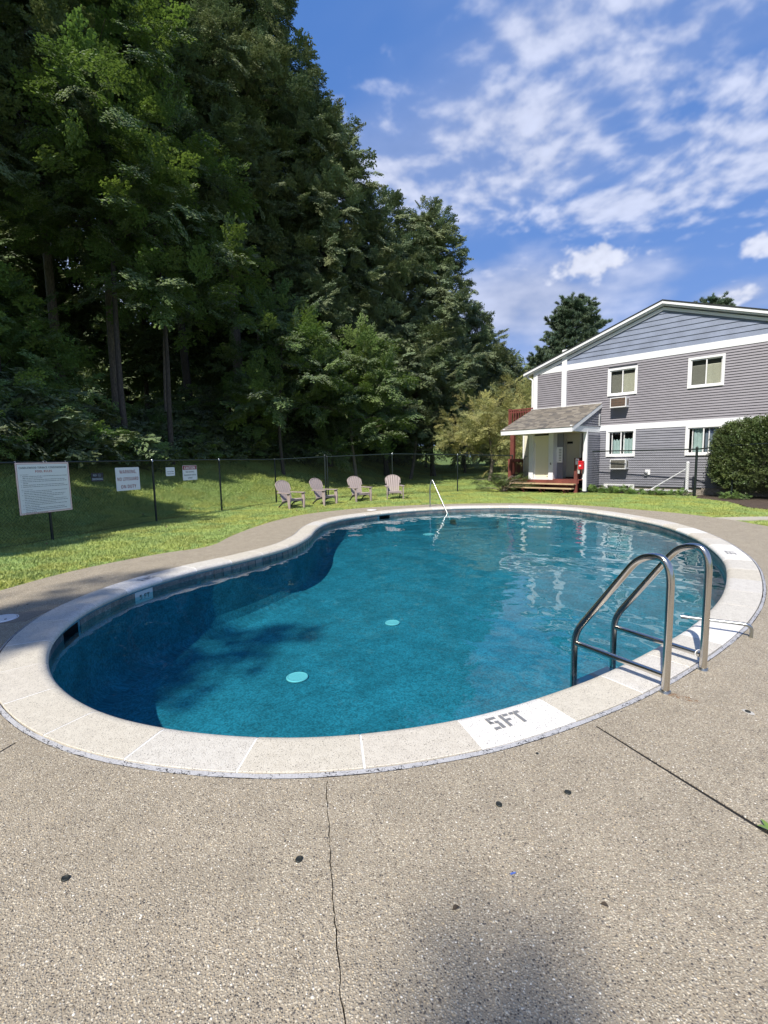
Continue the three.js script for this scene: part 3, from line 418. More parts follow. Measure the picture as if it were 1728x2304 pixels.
// ---------------------------------------------------------------- resin garden chairs
function slatShape(w0, w1, len, top) { const s = new THREE.Shape(); s.moveTo(-w0 / 2, 0); s.lineTo(w0 / 2, 0); s.lineTo(w1 / 2, len); s.lineTo(0, len + top[1]); s.lineTo(-w1 / 2, len + top[0]); return s; }
function makeChair(label) {
  const t = thing('garden_chair', label, 'garden chair', [0, 0, 0], 0, 'taupe chairs on the lawn');
  const ex = (s, d, bev = 0.004) => new THREE.ExtrudeGeometry(s, { depth: d, bevelEnabled: true, bevelThickness: bev, bevelSize: bev, bevelSegments: 1, steps: 1 });
  const lean = 0.42, seatZ = -0.17, seatY = 0.23, place = (g) => g.rotateX(-lean).translate(0, seatY, seatZ);
  const n = 6, bw = 0.43, tw = 0.58, top = (x) => 0.56 + 0.22 * Math.sqrt(Math.max(0, 1 - (x / (tw * 0.52)) ** 2));
  for (let i = 0; i < n; i++) {
    const f = (e) => (i + e) / n - 0.5, x0 = f(0.12) * bw, x1 = f(0.88) * bw, X0 = f(0.11) * tw, X1 = f(0.89) * tw, s = new THREE.Shape([V2(x0, 0), V2(x1, 0), V2(lerp(x1, X1, 0.75), 0.52), V2(X1, top(X1) - 0.02), V2((X0 + X1) / 2, top((X0 + X1) / 2)), V2(X0, top(X0) - 0.02), V2(lerp(x0, X0, 0.75), 0.52)]);
    mesh('back_slat', place(ex(s, 0.012)), M.plastic, t);
  }
  const rim = []; for (let i = 0; i <= 22; i++) { const x = (i / 22 - 0.5) * tw * 1.02; rim.push(V3(x, top(x * 0.98) + 0.004, 0.008)); } rim.unshift(V3(-tw * 0.5, 0.42, 0.008)); rim.push(V3(tw * 0.5, 0.42, 0.008));
  mesh('back_rim', place(tube(rim, 0.017, 60, 8)), M.plastic, t);
  mesh('back_brace', place(box(0.50, 0.05, 0.02, 0, 0.34, -0.02)), M.plastic, t);
  for (let i = 0; i < 5; i++) { const f = i / 4, z = lerp(-0.16, 0.27, f), y = lerp(0.235, 0.345, f) + (i === 4 ? -0.008 : 0); mesh('seat_slat', rbox(0.5, 0.02, 0.094, 0.008, 0, 0, 0).rotateX(i === 4 ? 0.3 : -0.25).translate(0, y, z), M.plastic, t); }
  mesh('apron', ex((() => { const s = new THREE.Shape(); s.moveTo(-0.27, 0.335); s.lineTo(0.27, 0.335); s.lineTo(0.27, 0.18); s.quadraticCurveTo(0.245, 0.262, 0.17, 0.27); s.lineTo(-0.17, 0.27); s.quadraticCurveTo(-0.245, 0.262, -0.27, 0.18); return s; })(), 0.014).translate(0, 0, 0.285), M.plastic, t);
  for (const e of [-1, 1]) {
    const leg = new THREE.Shape([V2(0.35, 0), V2(0.29, 0), V2(0.245, 0.2), V2(0.235, 0.52), V2(0.36, 0.52), V2(0.375, 0.3)].reverse());
    const lg = ex(leg, 0.028).rotateY(-Math.PI / 2); mesh('front_leg', lg.translate(e * 0.315 + 0.014, 0, 0), M.plastic, t);
    const rl = ex(new THREE.Shape([V2(-0.40, 0), V2(-0.34, 0), V2(-0.10, 0.24), V2(0.28, 0.34), V2(0.28, 0.28), V2(-0.12, 0.17)]), 0.026).rotateY(-Math.PI / 2); mesh('rear_leg', rl.translate(e * 0.255 + 0.013, 0, 0), M.plasticShaded, t);  // rear legs coloured near black: the shade under the seat, painted in
    const a = new THREE.Shape(); a.moveTo(-0.055, -0.30); a.lineTo(0.03, -0.30); a.quadraticCurveTo(0.075, 0.05, 0.075, 0.34); a.quadraticCurveTo(0.03, 0.40, -0.055, 0.36); a.lineTo(-0.06, 0.0);
    mesh('arm', (e < 0 ? mirrorX(ex(a, 0.02, 0.006).rotateX(Math.PI / 2)) : ex(a, 0.02, 0.006).rotateX(Math.PI / 2)).translate(e * 0.305, 0.55, 0.0), M.plastic, t);
  }
  return t;
}
{ const spots = [[-2.98, -15.15, 50, 'taupe slatted garden chair, leftmost of four in the lawn row'], [-2.02, -16.05, 52, 'taupe slatted garden chair, second from left, before the thick fence post'], [-0.86, -16.95, 31, 'taupe slatted garden chair, third from left in the row'], [0.39, -17.5, 6, 'taupe slatted garden chair, rightmost of the row, facing the pool']];
  let first = null;
  for (const [x, z, deg, label] of spots) {
    let c = first ?? (first = makeChair(label)); if (c.userData.used) { c = first.clone(); c.name = numbered('garden_chair'); c.userData = { ...first.userData, label }; scene.add(c); }
    c.scale.setScalar(0.93); c.userData.used = 1; c.position.set(x, surfY(x, z) + 0.01, z); c.rotation.y = (deg * Math.PI) / 180;
  }
  scene.traverse((o) => { delete o.userData.used; });
}
// ---------------------------------------------------------------- black chain-link fences
function chainFence(label, posts, heights, opts = {}) {                  // posts: [x, z]; heights: height of the rail above y = 0
  const base = V3(posts[0][0], 0, posts[0][1]), t = thing('chain_link_fence', label, 'fence', base.toArray());
  const L = (x, y, z) => [x - base.x, y, z - base.z], wires = new MB();
  const ground = posts.map(([x, z]) => surfY(x, z));
  posts.forEach(([x, z], i) => {
    const r = opts.thick?.includes(i) ? 0.038 : 0.027, top = heights[i] + (opts.thick?.includes(i) ? 0.05 : 0.0), p = mesh('post', new THREE.CylinderGeometry(r, r, top - ground[i] + 0.06, 14).translate(...L(x, (top + ground[i] - 0.06) / 2, z)), M.blackMetal, t);
    mesh('post_cap', new THREE.LatheGeometry([V2(r + 0.004, -0.03), V2(r + 0.004, 0.0), V2(r * 0.8, 0.028), V2(r * 0.35, 0.042), V2(0, 0.045)], 14).translate(...L(x, top, z)), opts.paleCaps?.includes(i) ? M.steelDull : M.blackMetal, t);
    if (i && opts.ties !== false) { for (const y of [0.35, 0.75, 1.15]) p.add(mesh('tie_band', new THREE.TorusGeometry(r + 0.003, 0.0035, 5, 14).rotateX(Math.PI / 2).translate(...L(x, y, z)), M.blackMetal, p)); }
  });
  for (let i = 0; i + 1 < posts.length; i++) {
    const [ax, az] = posts[i], [bx, bz] = posts[i + 1], len = Math.hypot(bx - ax, bz - az), ux = (bx - ax) / len, uz = (bz - az) / len, nx = -uz, nz = ux;
    mesh('top_rail', tube([L(ax, heights[i], az), L(bx, heights[i + 1], bz)], 0.021, 1, 10), M.blackMetal, t);
    mesh('bottom_wire', tube([L(ax, ground[i] + 0.06, az), L(bx, ground[i + 1] + 0.06, bz)], 0.003, 1, 5, false), M.wire, t);
    const top = (s) => lerp(heights[i], heights[i + 1], s / len), bot = (s) => lerp(ground[i], ground[i + 1], s / len) + 0.02, H = Math.max(heights[i] - ground[i], heights[i + 1] - ground[i + 1]), w = opts.wire ?? 0.0026;
    for (const dir of [1, -1]) for (let c = -H; c < len + H; c += 0.0735) {
      // a wire going up at 45 degrees: s = c + dir * (y - y0)
      let s0 = dir > 0 ? c : c + H, s1 = dir > 0 ? c + H : c; const P = [];
      for (let k = 0; k <= 1; k += 1 / 24) { const s = lerp(s0, s1, k), yy = lerp(0, 1, k); if (s >= 0.02 && s <= len - 0.02) P.push([s, lerp(bot(s), top(s), yy)]); }
      if (P.length < 2) continue;
      const A = P[0], B = P[P.length - 1], off = dir * 0.0025, X = (s, y, k) => { const a = (k * 2 * Math.PI) / 3 + 0.5, rs = Math.cos(a) * w * 0.75, rn = Math.sin(a) * w + off; return L(ax + ux * (s + rs) + nx * rn, y, az + uz * (s + rs) + nz * rn); };
      for (let k = 0; k < 3; k++) wires.quad(X(A[0], A[1], k), X(A[0], A[1], k + 1), X(B[0], B[1], k + 1), X(B[0], B[1], k), [0, 0], [1, 0], [1, 1], [0, 1]);
    }
  }
  mesh('chain_link_mesh', wires.geo(), M.wire, t, 'stuff');
  return t;
}
const FENCE_L = [[-7.60, -6.55], [-6.736, -9.53], [-5.934, -12.292], [-5.035, -14.676], [-3.88, -17.114], [-2.2, -18.1]];
chainFence('black chain-link fence carrying the signs, left of the pool lawn', FENCE_L, [1.56, 1.56, 1.56, 1.56, 1.535, 1.60], { thick: [5], paleCaps: [2, 3] });
chainFence('black chain-link fence behind the chairs, running to the porch', [[-2.12, -18.16], [0.37, -19.2], [3.2, -20.5], [5.1, -19.6]].map((p, i) => [[-2.12, -18.16], [0.37, -19.2], [3.2, -20.5], [5.62, -20.75]][i]), [1.60, 1.665, 1.585, 1.50], { paleCaps: [1, 2] });
chainFence('black chain-link fence before the grey house and the clipped bush', [[8.03, -18.75], [10.5, -15.978], [10.996, -14.968], [12.2, -12.6], [13.2, -10.5]], [1.60, 1.585, 1.68, 1.73, 1.75], { thick: [0, 1] });

// ---------------------------------------------------------------- signs wired to the fence
function signFace(w, h, draw) { const k = 1024 / Math.max(w, h), c = document.createElement('canvas'); c.width = Math.round(w * k); c.height = Math.round(h * k); const g = c.getContext('2d'); draw(g, c.width, c.height); const t = new THREE.CanvasTexture(c); t.colorSpace = THREE.SRGBColorSpace; t.anisotropy = 8; return t; }
function fenceSign(name, label, A, B, s, y, w, h, tilt, draw, edge, r = 0.02) {   // s metres along the fence from post A, lower left corner height y
  const d = V3(B[0] - A[0], 0, B[1] - A[1]).normalize(), turn = Math.atan2(-d.z, d.x), p = V3(A[0], 0, A[1]).addScaledVector(d, s + w / 2), out = V3(-d.z, 0, d.x);   // towards the pool
  p.addScaledVector(out, 0.034);
  const t = thing(name, label, 'sign', [p.x, y + h / 2, p.z], turn); t.rotation.z = tilt; t.rotation.order = 'YXZ';
  const sh = new THREE.Shape(), x = w / 2, q = h / 2; sh.moveTo(-x + r, -q); sh.lineTo(x - r, -q); sh.absarc(x - r, -q + r, r, -Math.PI / 2, 0); sh.lineTo(x, q - r); sh.absarc(x - r, q - r, r, 0, Math.PI / 2); sh.lineTo(-x + r, q); sh.absarc(-x + r, q - r, r, Math.PI / 2, Math.PI); sh.lineTo(-x, -q + r); sh.absarc(-x + r, -q + r, r, Math.PI, Math.PI * 1.5);
  mesh('plate', new THREE.ExtrudeGeometry(sh, { depth: 0.004, bevelEnabled: false }), std(edge, 0.5), t);
  const g = new THREE.ShapeGeometry(sh, 8), uv = g.attributes.uv, ps = g.attributes.position; for (let i = 0; i < ps.count; i++) uv.setXY(i, (ps.getX(i) + x) / w, (ps.getY(i) + q) / h);
  mesh('print', g.translate(0, 0, 0.0055), std(0xffffff, 0.45, { map: signFace(w, h, draw) }), t);
  return t;
}
{
  const [, P1, P2, P3] = FENCE_L, text = (g, str, x, y, size, col, font = 'sans-serif', weight = 'bold', max) => { g.fillStyle = col; g.font = `${weight} ${size}px ${font}`; g.textAlign = 'center'; g.textBaseline = 'middle'; g.fillText(str, x, y, max); };
  const rules = fenceSign('pool_rules_sign', 'big white sign headed POOL RULES wired to the fence at far left', P1, P2, -0.625, 0.562, 1.10, 0.995, 0, (g, W, H) => {
    g.fillStyle = '#e6ebe6'; g.fillRect(0, 0, W, H);
    g.strokeStyle = '#a8442e'; g.lineWidth = 6; g.strokeRect(0, 0, W, H); g.strokeRect(26, 26, W - 52, H - 52); g.fillStyle = '#f0d9cf'; g.fillRect(4, 4, W - 8, 16); g.fillRect(4, H - 20, W - 8, 16); g.fillRect(4, 4, 16, H - 8); g.fillRect(W - 20, 4, 16, H - 8);
    text(g, 'CANDLEWOOD TERRACE CONDOMINIUM', W / 2, 92, 49, '#20362f', 'sans-serif', 'bold', W - 120);
    text(g, 'POOL RULES', W / 2, 160, 56, '#a34a33');
    g.textAlign = 'left'; g.textBaseline = 'alphabetic'; let y = 222;
    const R = rng(8), words = (x, w) => { g.fillStyle = '#4a5853'; while (w > 12) { const k = Math.min(w, 14 + R() * 44); g.fillRect(x, y - 9, k, 7); for (let i = 0; i < k; i += 9) if (R() < 0.45) g.fillRect(x + i, y - 13, 3, 6); x += k + 7; w -= k + 7; } };
    const head = (s) => { g.fillStyle = '#46534f'; g.font = 'italic 19px sans-serif'; g.fillText(s, 70, y); y += 31; };
    const rule = (n, b, w, ...more) => { g.fillStyle = '#1d2925'; g.font = '19px sans-serif'; g.fillText(n, 72, y); g.font = 'bold 20px sans-serif'; g.fillText(b, 108, y); words(118 + g.measureText(b).width, w - g.measureText(b).width); y += 31; for (const m of more) { words(112, m); y += 31; } };
    head('State Regulations:'); rule('1)', 'Regulations of Department of Health:', 850, 360); rule('2)', 'Bather Cleanliness:', 800); rule('3)', 'Diseased Persons:', 840, 90); rule('4)', 'Spitting or Blowing Nose:', 780); rule('5)', 'Boisterous Play:', 850); y += 18;
    head('Association Regulations:'); rule('1)', 'Limitation on Number of Guests:', 830, 520); rule('2)', 'Children in Pool:', 790, 750, 540); rule('3)', 'Trash:', 800, 830, 600); rule('4)', 'Pets, etc.:', 810, 270); rule('5)', "Supervisor's Authority:", 760, 800, 190); rule('6)', 'Guard:', 400);
  }, rgb(0.75, 0.62, 0.56), 0.012);
  for (const x of [-0.53, 0.02, 0.08, 0.5]) mesh('cable_tie', new THREE.TorusGeometry(0.022, 0.003, 6, 16).rotateY(Math.PI / 2).translate(x, 0.5, -0.02), M.trim, rules);
  fenceSign('no_smoking_sign', 'small dark blue NO SMOKING sign on the fence', P1, P2, 0.995, 1.115, 0.32, 0.195, -0.02, (g, W, H) => {
    g.fillStyle = '#0c1a2c'; g.fillRect(0, 0, W, H); text(g, 'NO', W * 0.3, H * 0.3, H * 0.32, '#8698ab'); text(g, 'SMOKING', W * 0.5, H * 0.72, H * 0.34, '#97a8b8', 'sans-serif', 'bold', W * 0.9);
    g.strokeStyle = '#7d8fa2'; g.lineWidth = 16; g.beginPath(); g.arc(W * 0.68, H * 0.29, H * 0.17, 0, 7); g.stroke(); g.beginPath(); g.moveTo(W * 0.68 - H * 0.12, H * 0.17); g.lineTo(W * 0.68 + H * 0.12, H * 0.41); g.stroke(); g.fillStyle = '#7d8fa2'; g.fillRect(W * 0.6, H * 0.28, W * 0.15, 14);
  }, rgb(0.01, 0.02, 0.04));
  fenceSign('lifeguard_sign', 'white WARNING sign with brown-red lettering, NO LIFEGUARD ON DUTY', P1, P2, 1.655, 0.86, 0.72, 0.55, 0.0, (g, W, H) => { g.fillStyle = '#e3e8ea'; g.fillRect(0, 0, W, H); const c = '#8a4f52'; text(g, 'WARNING,', W * 0.52, H * 0.19, H * 0.2, c, 'sans-serif', 'bold', W * 0.72); text(g, 'NO LIFEGUARD', W * 0.5, H * 0.5, H * 0.2, c, 'sans-serif', 'bold', W * 0.9); text(g, 'ON DUTY', W * 0.5, H * 0.83, H * 0.2, c, 'sans-serif', 'bold', W * 0.65); }, rgb(0.7, 0.72, 0.74));
  fenceSign('camera_sign', 'smallest white sign with two lines, between lifeguard and CAUTION signs', P2, P3, 0.39, 1.148, 0.31, 0.23, 0.0, (g, W, H) => { g.fillStyle = '#e9eeec'; g.fillRect(0, 0, W, H); text(g, 'Security 24HR', W * 0.5, H * 0.5, H * 0.17, '#20252a', 'sans-serif', 'bold', W * 0.76); text(g, 'Camera in Use', W * 0.5, H * 0.75, H * 0.17, '#20252a', 'sans-serif', 'bold', W * 0.76); }, rgb(0.7, 0.72, 0.7));
  fenceSign('caution_sign', 'white CAUTION NO DIVING sign with a red header on the fence', P2, P3, 0.985, 1.0, 0.55, 0.415, 0.0, (g, W, H) => { g.fillStyle = '#e6eae8'; g.fillRect(0, 0, W, H); g.fillStyle = '#93424a'; g.fillRect(14, 14, W - 28, H * 0.27); text(g, 'CAUTION', W * 0.5, H * 0.165, H * 0.23, '#f2f0ec', 'sans-serif', 'bold', W * 0.88); const c = '#5d6468'; text(g, 'NO DIVING', W * 0.5, H * 0.44, H * 0.145, c, 'sans-serif', 'bold', W * 0.8); text(g, 'MAXIMUM DEPTH', W * 0.5, H * 0.65, H * 0.13, c, 'sans-serif', 'bold', W * 0.86); text(g, '5 FEET', W * 0.5, H * 0.85, H * 0.145, c, 'sans-serif', 'bold'); }, rgb(0.72, 0.72, 0.72));
}
// ---------------------------------------------------------------- the grey house: local x along the gable wall, y up, z out from the wall
const HP = V3(8.68, 0, -19.16), HT = -Math.PI / 4;
const atHouse = (x, y, z) => V3(x, y, z).applyAxisAngle(V3(0, 1, 0), HT).add(HP).toArray();
const house = thing('apartment_house', 'two-storey grey sided house with white trim, gable roof and covered porch', 'house', HP.toArray(), HT);
{
  const XL = -2.85, XR = 7.2, WIN = [{ x: 0.25, y: 3.71, up: 1 }, { x: 2.95, y: 3.70, up: 1 }, { x: 0.26, y: 1.37, up: 0, k: 0 }, { x: 2.97, y: 1.37, up: 0, k: 1 }], WW = 1.07, WH = 1.045;
  const roofY = (x) => 6.80 - 0.338 * Math.abs(x - 2.11);
  // structural wall behind the boards, with real openings
  const s = new THREE.Shape(); s.moveTo(XL, 0.2); s.lineTo(XR, 0.2); s.lineTo(XR, roofY(XR) - 0.1); s.lineTo(2.11, 6.7); s.lineTo(XL, roofY(XL) - 0.1);
  for (const w of WIN) { const h = new THREE.Path(); const a = 0.07; h.moveTo(w.x + a, w.y + a); h.lineTo(w.x + WW - a, w.y + a); h.lineTo(w.x + WW - a, w.y + WH - a); h.lineTo(w.x + a, w.y + WH - a); s.holes.push(h); }
  const wall = mesh('wall', [new THREE.ExtrudeGeometry(s, { depth: 0.14, bevelEnabled: false }).translate(0, 0, -0.16), box(0.15, 5.0, 9.8, XL + 0.075, 2.7, -5.06), box(0.15, 5.0, 9.8, XR - 0.075, 2.7, -5.06), box(XR - XL, 5.0, 0.15, (XL + XR) / 2, 2.7, -10.03), box(XR - XL - 0.3, 0.1, 9.7, (XL + XR) / 2, 2.58, -5.1)], M.sidingLow, house);
  // lap boards
  const board = (x0, x1, y, h, lip = 0.036, z = 0) => { const b = new MB(), t = 0.004, P = [[y, z + lip - 0.012], [y, z + lip], [y + h + 0.006, z + t], [y + h + 0.006, z - 0.012]]; for (let k = 0; k < 4; k++) { const a = P[k], c = P[(k + 1) % 4]; b.quad([x0, a[0], a[1]], [x1, a[0], a[1]], [x1, c[0], c[1]], [x0, c[0], c[1]], [x0, a[0]], [x1, a[0]], [x1, c[0]], [x0, c[0]]); } for (const [x, f] of [[x0, 1], [x1, 0]]) { const q = P.map((p) => [x, ...p]); if (f) q.reverse(); b.quad(...q, [0, 0], [1, 0], [1, 1], [0, 1]); } return b.geo(); };
  const row = (name, y, h, x0, x1, mat, lip) => { let runs = [[x0, x1]]; for (const w of WIN) if (y + h > w.y - 0.005 && y < w.y + WH + 0.005) runs = runs.flatMap(([a, b]) => [[a, Math.min(b, w.x + 0.03)], [Math.max(a, w.x + WW - 0.03), b]]).filter(([a, b]) => b - a > 0.03); for (const [a, b] of runs) mesh(name, board(a, b, y, h, lip), mat, house); };
  const e1 = 2.15 / 24, e2 = 2.32 / 26;
  for (let i = 0; i < 24; i++) { row('siding_board', 0.245 + i * e1, e1, 0, XR, M.sidingLow); if (i > 2) row('siding_board', 0.245 + i * e1, e1, XL + 0.1, -0.02, M.sidingLow); }
  for (let i = 0; i < 26; i++) { const y = 2.61 + i * e2; row('siding_board', y, e2, XL + 0.16, -1.585, M.siding); row('siding_board', y, e2, -1.385, XR, M.siding); }
  for (let i = 0; i < 9; i++) { const y = 5.165 + i * 0.182, half = (6.62 - y) / 0.338, x0 = Math.max(XL + 0.3, 2.11 - half), x1 = Math.min(XR, 2.11 + half); if (x1 - x0 < 0.15) continue; if (x0 < -1.6) mesh('gable_board', board(x0, -1.585, y, 0.182, 0.028), M.shake, house); mesh('gable_board', board(Math.max(x0, -1.385), x1, y, 0.182, 0.028), M.shake, house); }
  // trim
  mesh('band_board', box(XR, 0.215, 0.045, XR / 2, 2.505, 0.012), M.trim, house);
  mesh('band_board', box(XR + 1.385, 0.235, 0.045, (XR - 1.385) / 2, 5.05, 0.012), M.trim, house);
  mesh('band_board', box(1.23, 0.235, 0.045, -2.21, 5.05, 0.012), M.trim, house);
  mesh('corner_board', box(0.19, 4.75, 0.07, -2.775, 2.75, 0.008), M.trim, house);
  mesh('chimney_strip', box(0.20, 2.45, 0.12, -1.485, 4.56, 0.02), M.trim, house);
  mesh('downspout', [tube([[-3.12, 4.98, 0.06], [-3.12, 4.86, 0.06], [-2.93, 4.74, 0.03], [-2.92, 4.5, 0.03], [-2.92, 3.3, 0.03]], 0.035, 40, 8), box(0.12, 0.11, 10.2, -3.16, 5.02, -4.98)], M.white, house);
  // roof: two slopes, white rakes and soffit edge
  const rake = (name, off, h, z0, z1, mat, x0 = -3.24, x1 = XR + 0.4) => { const sh = new THREE.Shape(), y = (x) => roofY(x) + off; sh.moveTo(x0, y(x0) - h); sh.lineTo(2.11, 6.80 + off - h); sh.lineTo(x1, y(x1) - h); sh.lineTo(x1, y(x1)); sh.lineTo(2.11, 6.80 + off); sh.lineTo(x0, y(x0)); mesh(name, new THREE.ExtrudeGeometry(sh, { depth: z1 - z0, bevelEnabled: false }).translate(0, 0, z0), mat, house); };
  rake('roof', 0.075, 0.035, -10.4, 0.27, M.roofEdge);
  rake('rake_board', 0.035, 0.095, 0.21, 0.25, M.trim);
  rake('rake_trim', -0.15, 0.10, 0.035, 0.07, M.trim, -2.85);
  rake('soffit', -0.07, 0.03, -0.05, 0.205, M.trim);
  // windows
  WIN.forEach((w, i) => {
    const g = group('window', house); g.position.set(w.x, w.y, 0);
    const fr = (x, y, W, H, t, z0, z1) => [box(W, t, z1 - z0, x + W / 2, y + t / 2, (z0 + z1) / 2), box(W, t, z1 - z0, x + W / 2, y + H - t / 2, (z0 + z1) / 2), box(t, H - 2 * t, z1 - z0, x + t / 2, y + H / 2, (z0 + z1) / 2), box(t, H - 2 * t, z1 - z0, x + W - t / 2, y + H / 2, (z0 + z1) / 2)];
    mesh('casing', [...fr(0, 0, WW, WH, 0.075, -0.03, 0.045), box(WW - 0.06, 0.03, 0.03, WW / 2, 0.02, 0.052)], M.white, g);
    mesh('sash', fr(0.078, 0.078, (WW - 0.15) / 2 + 0.02, WH - 0.156, 0.034, -0.03, 0.012), M.white, g);
    mesh('sash', fr(WW / 2 - 0.02, 0.078, (WW - 0.15) / 2 + 0.017, WH - 0.156, 0.034, -0.055, -0.033), M.white, g);
    mesh('pane', box((WW - 0.15) / 2 - 0.04, WH - 0.22, 0.004, 0.078 + (WW - 0.15) / 4 + 0.01, WH / 2, -0.012), M.glass, g);
    mesh('pane', box((WW - 0.15) / 2 - 0.045, WH - 0.22, 0.004, WW - 0.078 - (WW - 0.15) / 4, WH / 2, -0.043), M.glass, g);
    if (w.up) { for (const [x0, x1, m, hi] of [[0.11, WW / 2 - 0.01, M.blindDim, i ? 0.80 : 0.86], [WW / 2 + 0.01, WW - 0.11, M.blind, i ? 0.78 : 0.82]]) { const sl = []; for (let y = 0.12; y < hi; y += 0.034) sl.push(box(x1 - x0, 0.0025, 0.03, 0, 0, 0).rotateX(0.85).translate((x0 + x1) / 2, y, -0.10)); mesh('blind', sl, m, g, 'stuff'); } mesh('dark_backing', box(WW - 0.16, WH - 0.16, 0.01, WW / 2, WH / 2, -0.15), std(rgb(0.055, 0.06, 0.052), 0.9), g); }  // plain dark panel closes the opening behind the blinds
    else {
      const cur = (x0, x1, y1, z, mat, sc) => { const b = new MB(), n = 40, f = (k) => { const x = lerp(x0, x1, k / n); return [x, z + 0.015 * Math.sin(x * 55) + 0.008 * Math.sin(x * 23 + 1)]; }; for (let k = 0; k < n; k++) { const [xa, za] = f(k), [xb, zb] = f(k + 1), ya = y1 + sc * Math.abs(Math.sin((k / n) * 9.4)), yb = y1 + sc * Math.abs(Math.sin(((k + 1) / n) * 9.4)); b.quad([xa, 0.08, za], [xb, 0.08, zb], [xb, yb, zb], [xa, ya, za], [xa, 0], [xb, 0], [xb, 1], [xa, 1]); } return b.geo(); };
      if (w.k === 0) { mesh('curtain', cur(0.2, 0.52, 0.62, -0.11, M.curtain, 0.06), M.curtain, g); mesh('curtain', cur(0.6, 0.98, 0.66, -0.11, M.curtainWhite, 0.05), M.curtain, g); mesh('inner_frame', box(0.03, WH - 0.2, 0.02, 0.19, WH / 2, -0.075), M.white, g); mesh('inner_frame', box(0.028, WH - 0.2, 0.02, 0.63, WH / 2, -0.085), M.white, g); }
      else { mesh('curtain', cur(0.22, 0.5, 0.97, -0.11, M.curtain, 0), M.curtain, g); mesh('curtain', cur(0.56, 0.98, 0.9, -0.14, M.curtain, 0), std(rgb(0.12, 0.16, 0.2), 0.9), g); mesh('inner_frame', box(0.03, WH - 0.2, 0.02, 0.2, WH / 2, -0.075), M.white, g); mesh('inner_frame', box(0.03, WH - 0.2, 0.02, 0.69, WH / 2, -0.085), M.white, g); }
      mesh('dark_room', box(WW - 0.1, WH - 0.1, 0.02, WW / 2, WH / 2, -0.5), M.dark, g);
    }
  });
  // foundation, low basement window, white ledge and low concrete wall in front
  mesh('foundation', [box(XR - XL, 0.36, 0.2, (XL + XR) / 2, 0.06, -0.13), box(3.5, 0.4, 0.12, 5.3, 0.03, 0.02)], M.foundation, house);
  { const g = group('basement_window', house); mesh('frame', [box(1.12, 0.06, 0.06, 0.80, 0.285, 0.06), box(0.14, 0.14, 0.06, 0.31, 0.185, 0.06), box(0.2, 0.14, 0.06, 1.26, 0.185, 0.06), box(0.6, 0.03, 0.03, 0.72, 0.235, 0.05)], M.white, g); mesh('pane', box(0.78, 0.12, 0.01, 0.77, 0.17, 0.045), M.dark, g); }
  mesh('low_wall', [box(3.35, 0.34, 0.14, 1.72, -0.03, 0.62)], M.foundation, house);
  mesh('white_ledge', [box(3.35, 0.035, 0.2, 1.72, 0.155, 0.62)], M.trim, house);
  { const g = group('dryer_vent', house); mesh('plate', rbox(0.175, 0.2, 0.03, 0.008, 1.80, 0.77, 0.03), M.white, g); mesh('hood', [new THREE.CylinderGeometry(0.055, 0.055, 0.11, 18, 1, true).rotateX(Math.PI / 2 + 0.5).translate(1.76, 0.73, 0.09)], std(rgb(0.45, 0.46, 0.47), 0.5, { side: THREE.DoubleSide }), g); mesh('opening', new THREE.CircleGeometry(0.05, 16).rotateX(0.6).translate(1.77, 0.76, 0.05), M.dark, g); }
  // covered porch: side wall, shed roof, posts, closet, doors, deck and steps
  for (let i = 0; i < 24; i++) { const y = 0.245 + i * e1; if (y + e1 > 2.36) break; mesh('siding_board', board(-1.21, 0, y, e1, 0.034).rotateY(Math.PI / 2), M.sidingLow, house); }
  mesh('side_wall', box(0.10, 2.35, 1.24, -0.072, 1.2, 0.62), M.sidingLow, house);
  mesh('corner_board', box(0.13, 2.3, 0.09, -0.045, 1.23, 1.25), M.trim, house);
  mesh('door_jamb', box(0.05, 1.85, 1.15, -0.16, 1.45, 0.6), M.trim, house);
  mesh('beam', [box(0.08, 0.22, 2.62, -0.03, 2.445, 1.33), box(0.08, 0.22, 2.62, -2.76, 2.445, 1.33), box(2.66, 0.18, 0.07, -1.4, 2.41, 2.59)], M.trim, house);
  mesh('porch_ceiling', box(2.64, 0.02, 2.5, -1.4, 2.36, 1.28), M.creamDoor, house);
  const slopeY = (z) => 3.47 - (z / 2.65) * 0.99;
  for (let i = 0; i < 9; i++) { const y = 2.57 + i * 0.095, z1 = Math.min(1.95, ((3.38 - y) / 0.99) * 2.65 - 0.25); if (z1 > 0.12) mesh('siding_board', board(-z1, -0.02, y, 0.095, 0.034).rotateY(Math.PI / 2), M.sidingLow, house); }
  { const b = new MB(); b.tri([-0.02, 2.5, 0.02], [-0.02, 2.5, 2.5], [-0.02, 3.4, 0.02]); b.tri([-2.78, 2.5, 0.02], [-2.78, 2.5, 2.5], [-2.78, 3.4, 0.02]); mesh('gable_end', b.geo(), M.sidingLow, house); }
  { const roof = group('porch_roof', house), th = Math.atan2(0.99, 2.65), len = Math.hypot(0.99, 2.65) + 0.04, R = rng(61);
    mesh('roof_board', [box(2.90, 0.03, len, 0, -0.02, 0).rotateX(th).translate(-1.41, 2.975, 1.33)], M.trim, roof);
    mesh('eave_board', box(2.90, 0.165, 0.04, -1.41, 2.395, 2.67), M.trim, roof);
    for (const x of [0.04, -2.86]) mesh('rake_board', box(0.045, 0.15, len, 0, -0.06, 0).rotateX(th).translate(x, 2.975, 1.34), M.trim, roof);
    const tabs = [], n = 20, cols = [[0.165, 0.145, 0.118], [0.135, 0.12, 0.102], [0.20, 0.178, 0.145], [0.11, 0.10, 0.09], [0.225, 0.20, 0.165]];
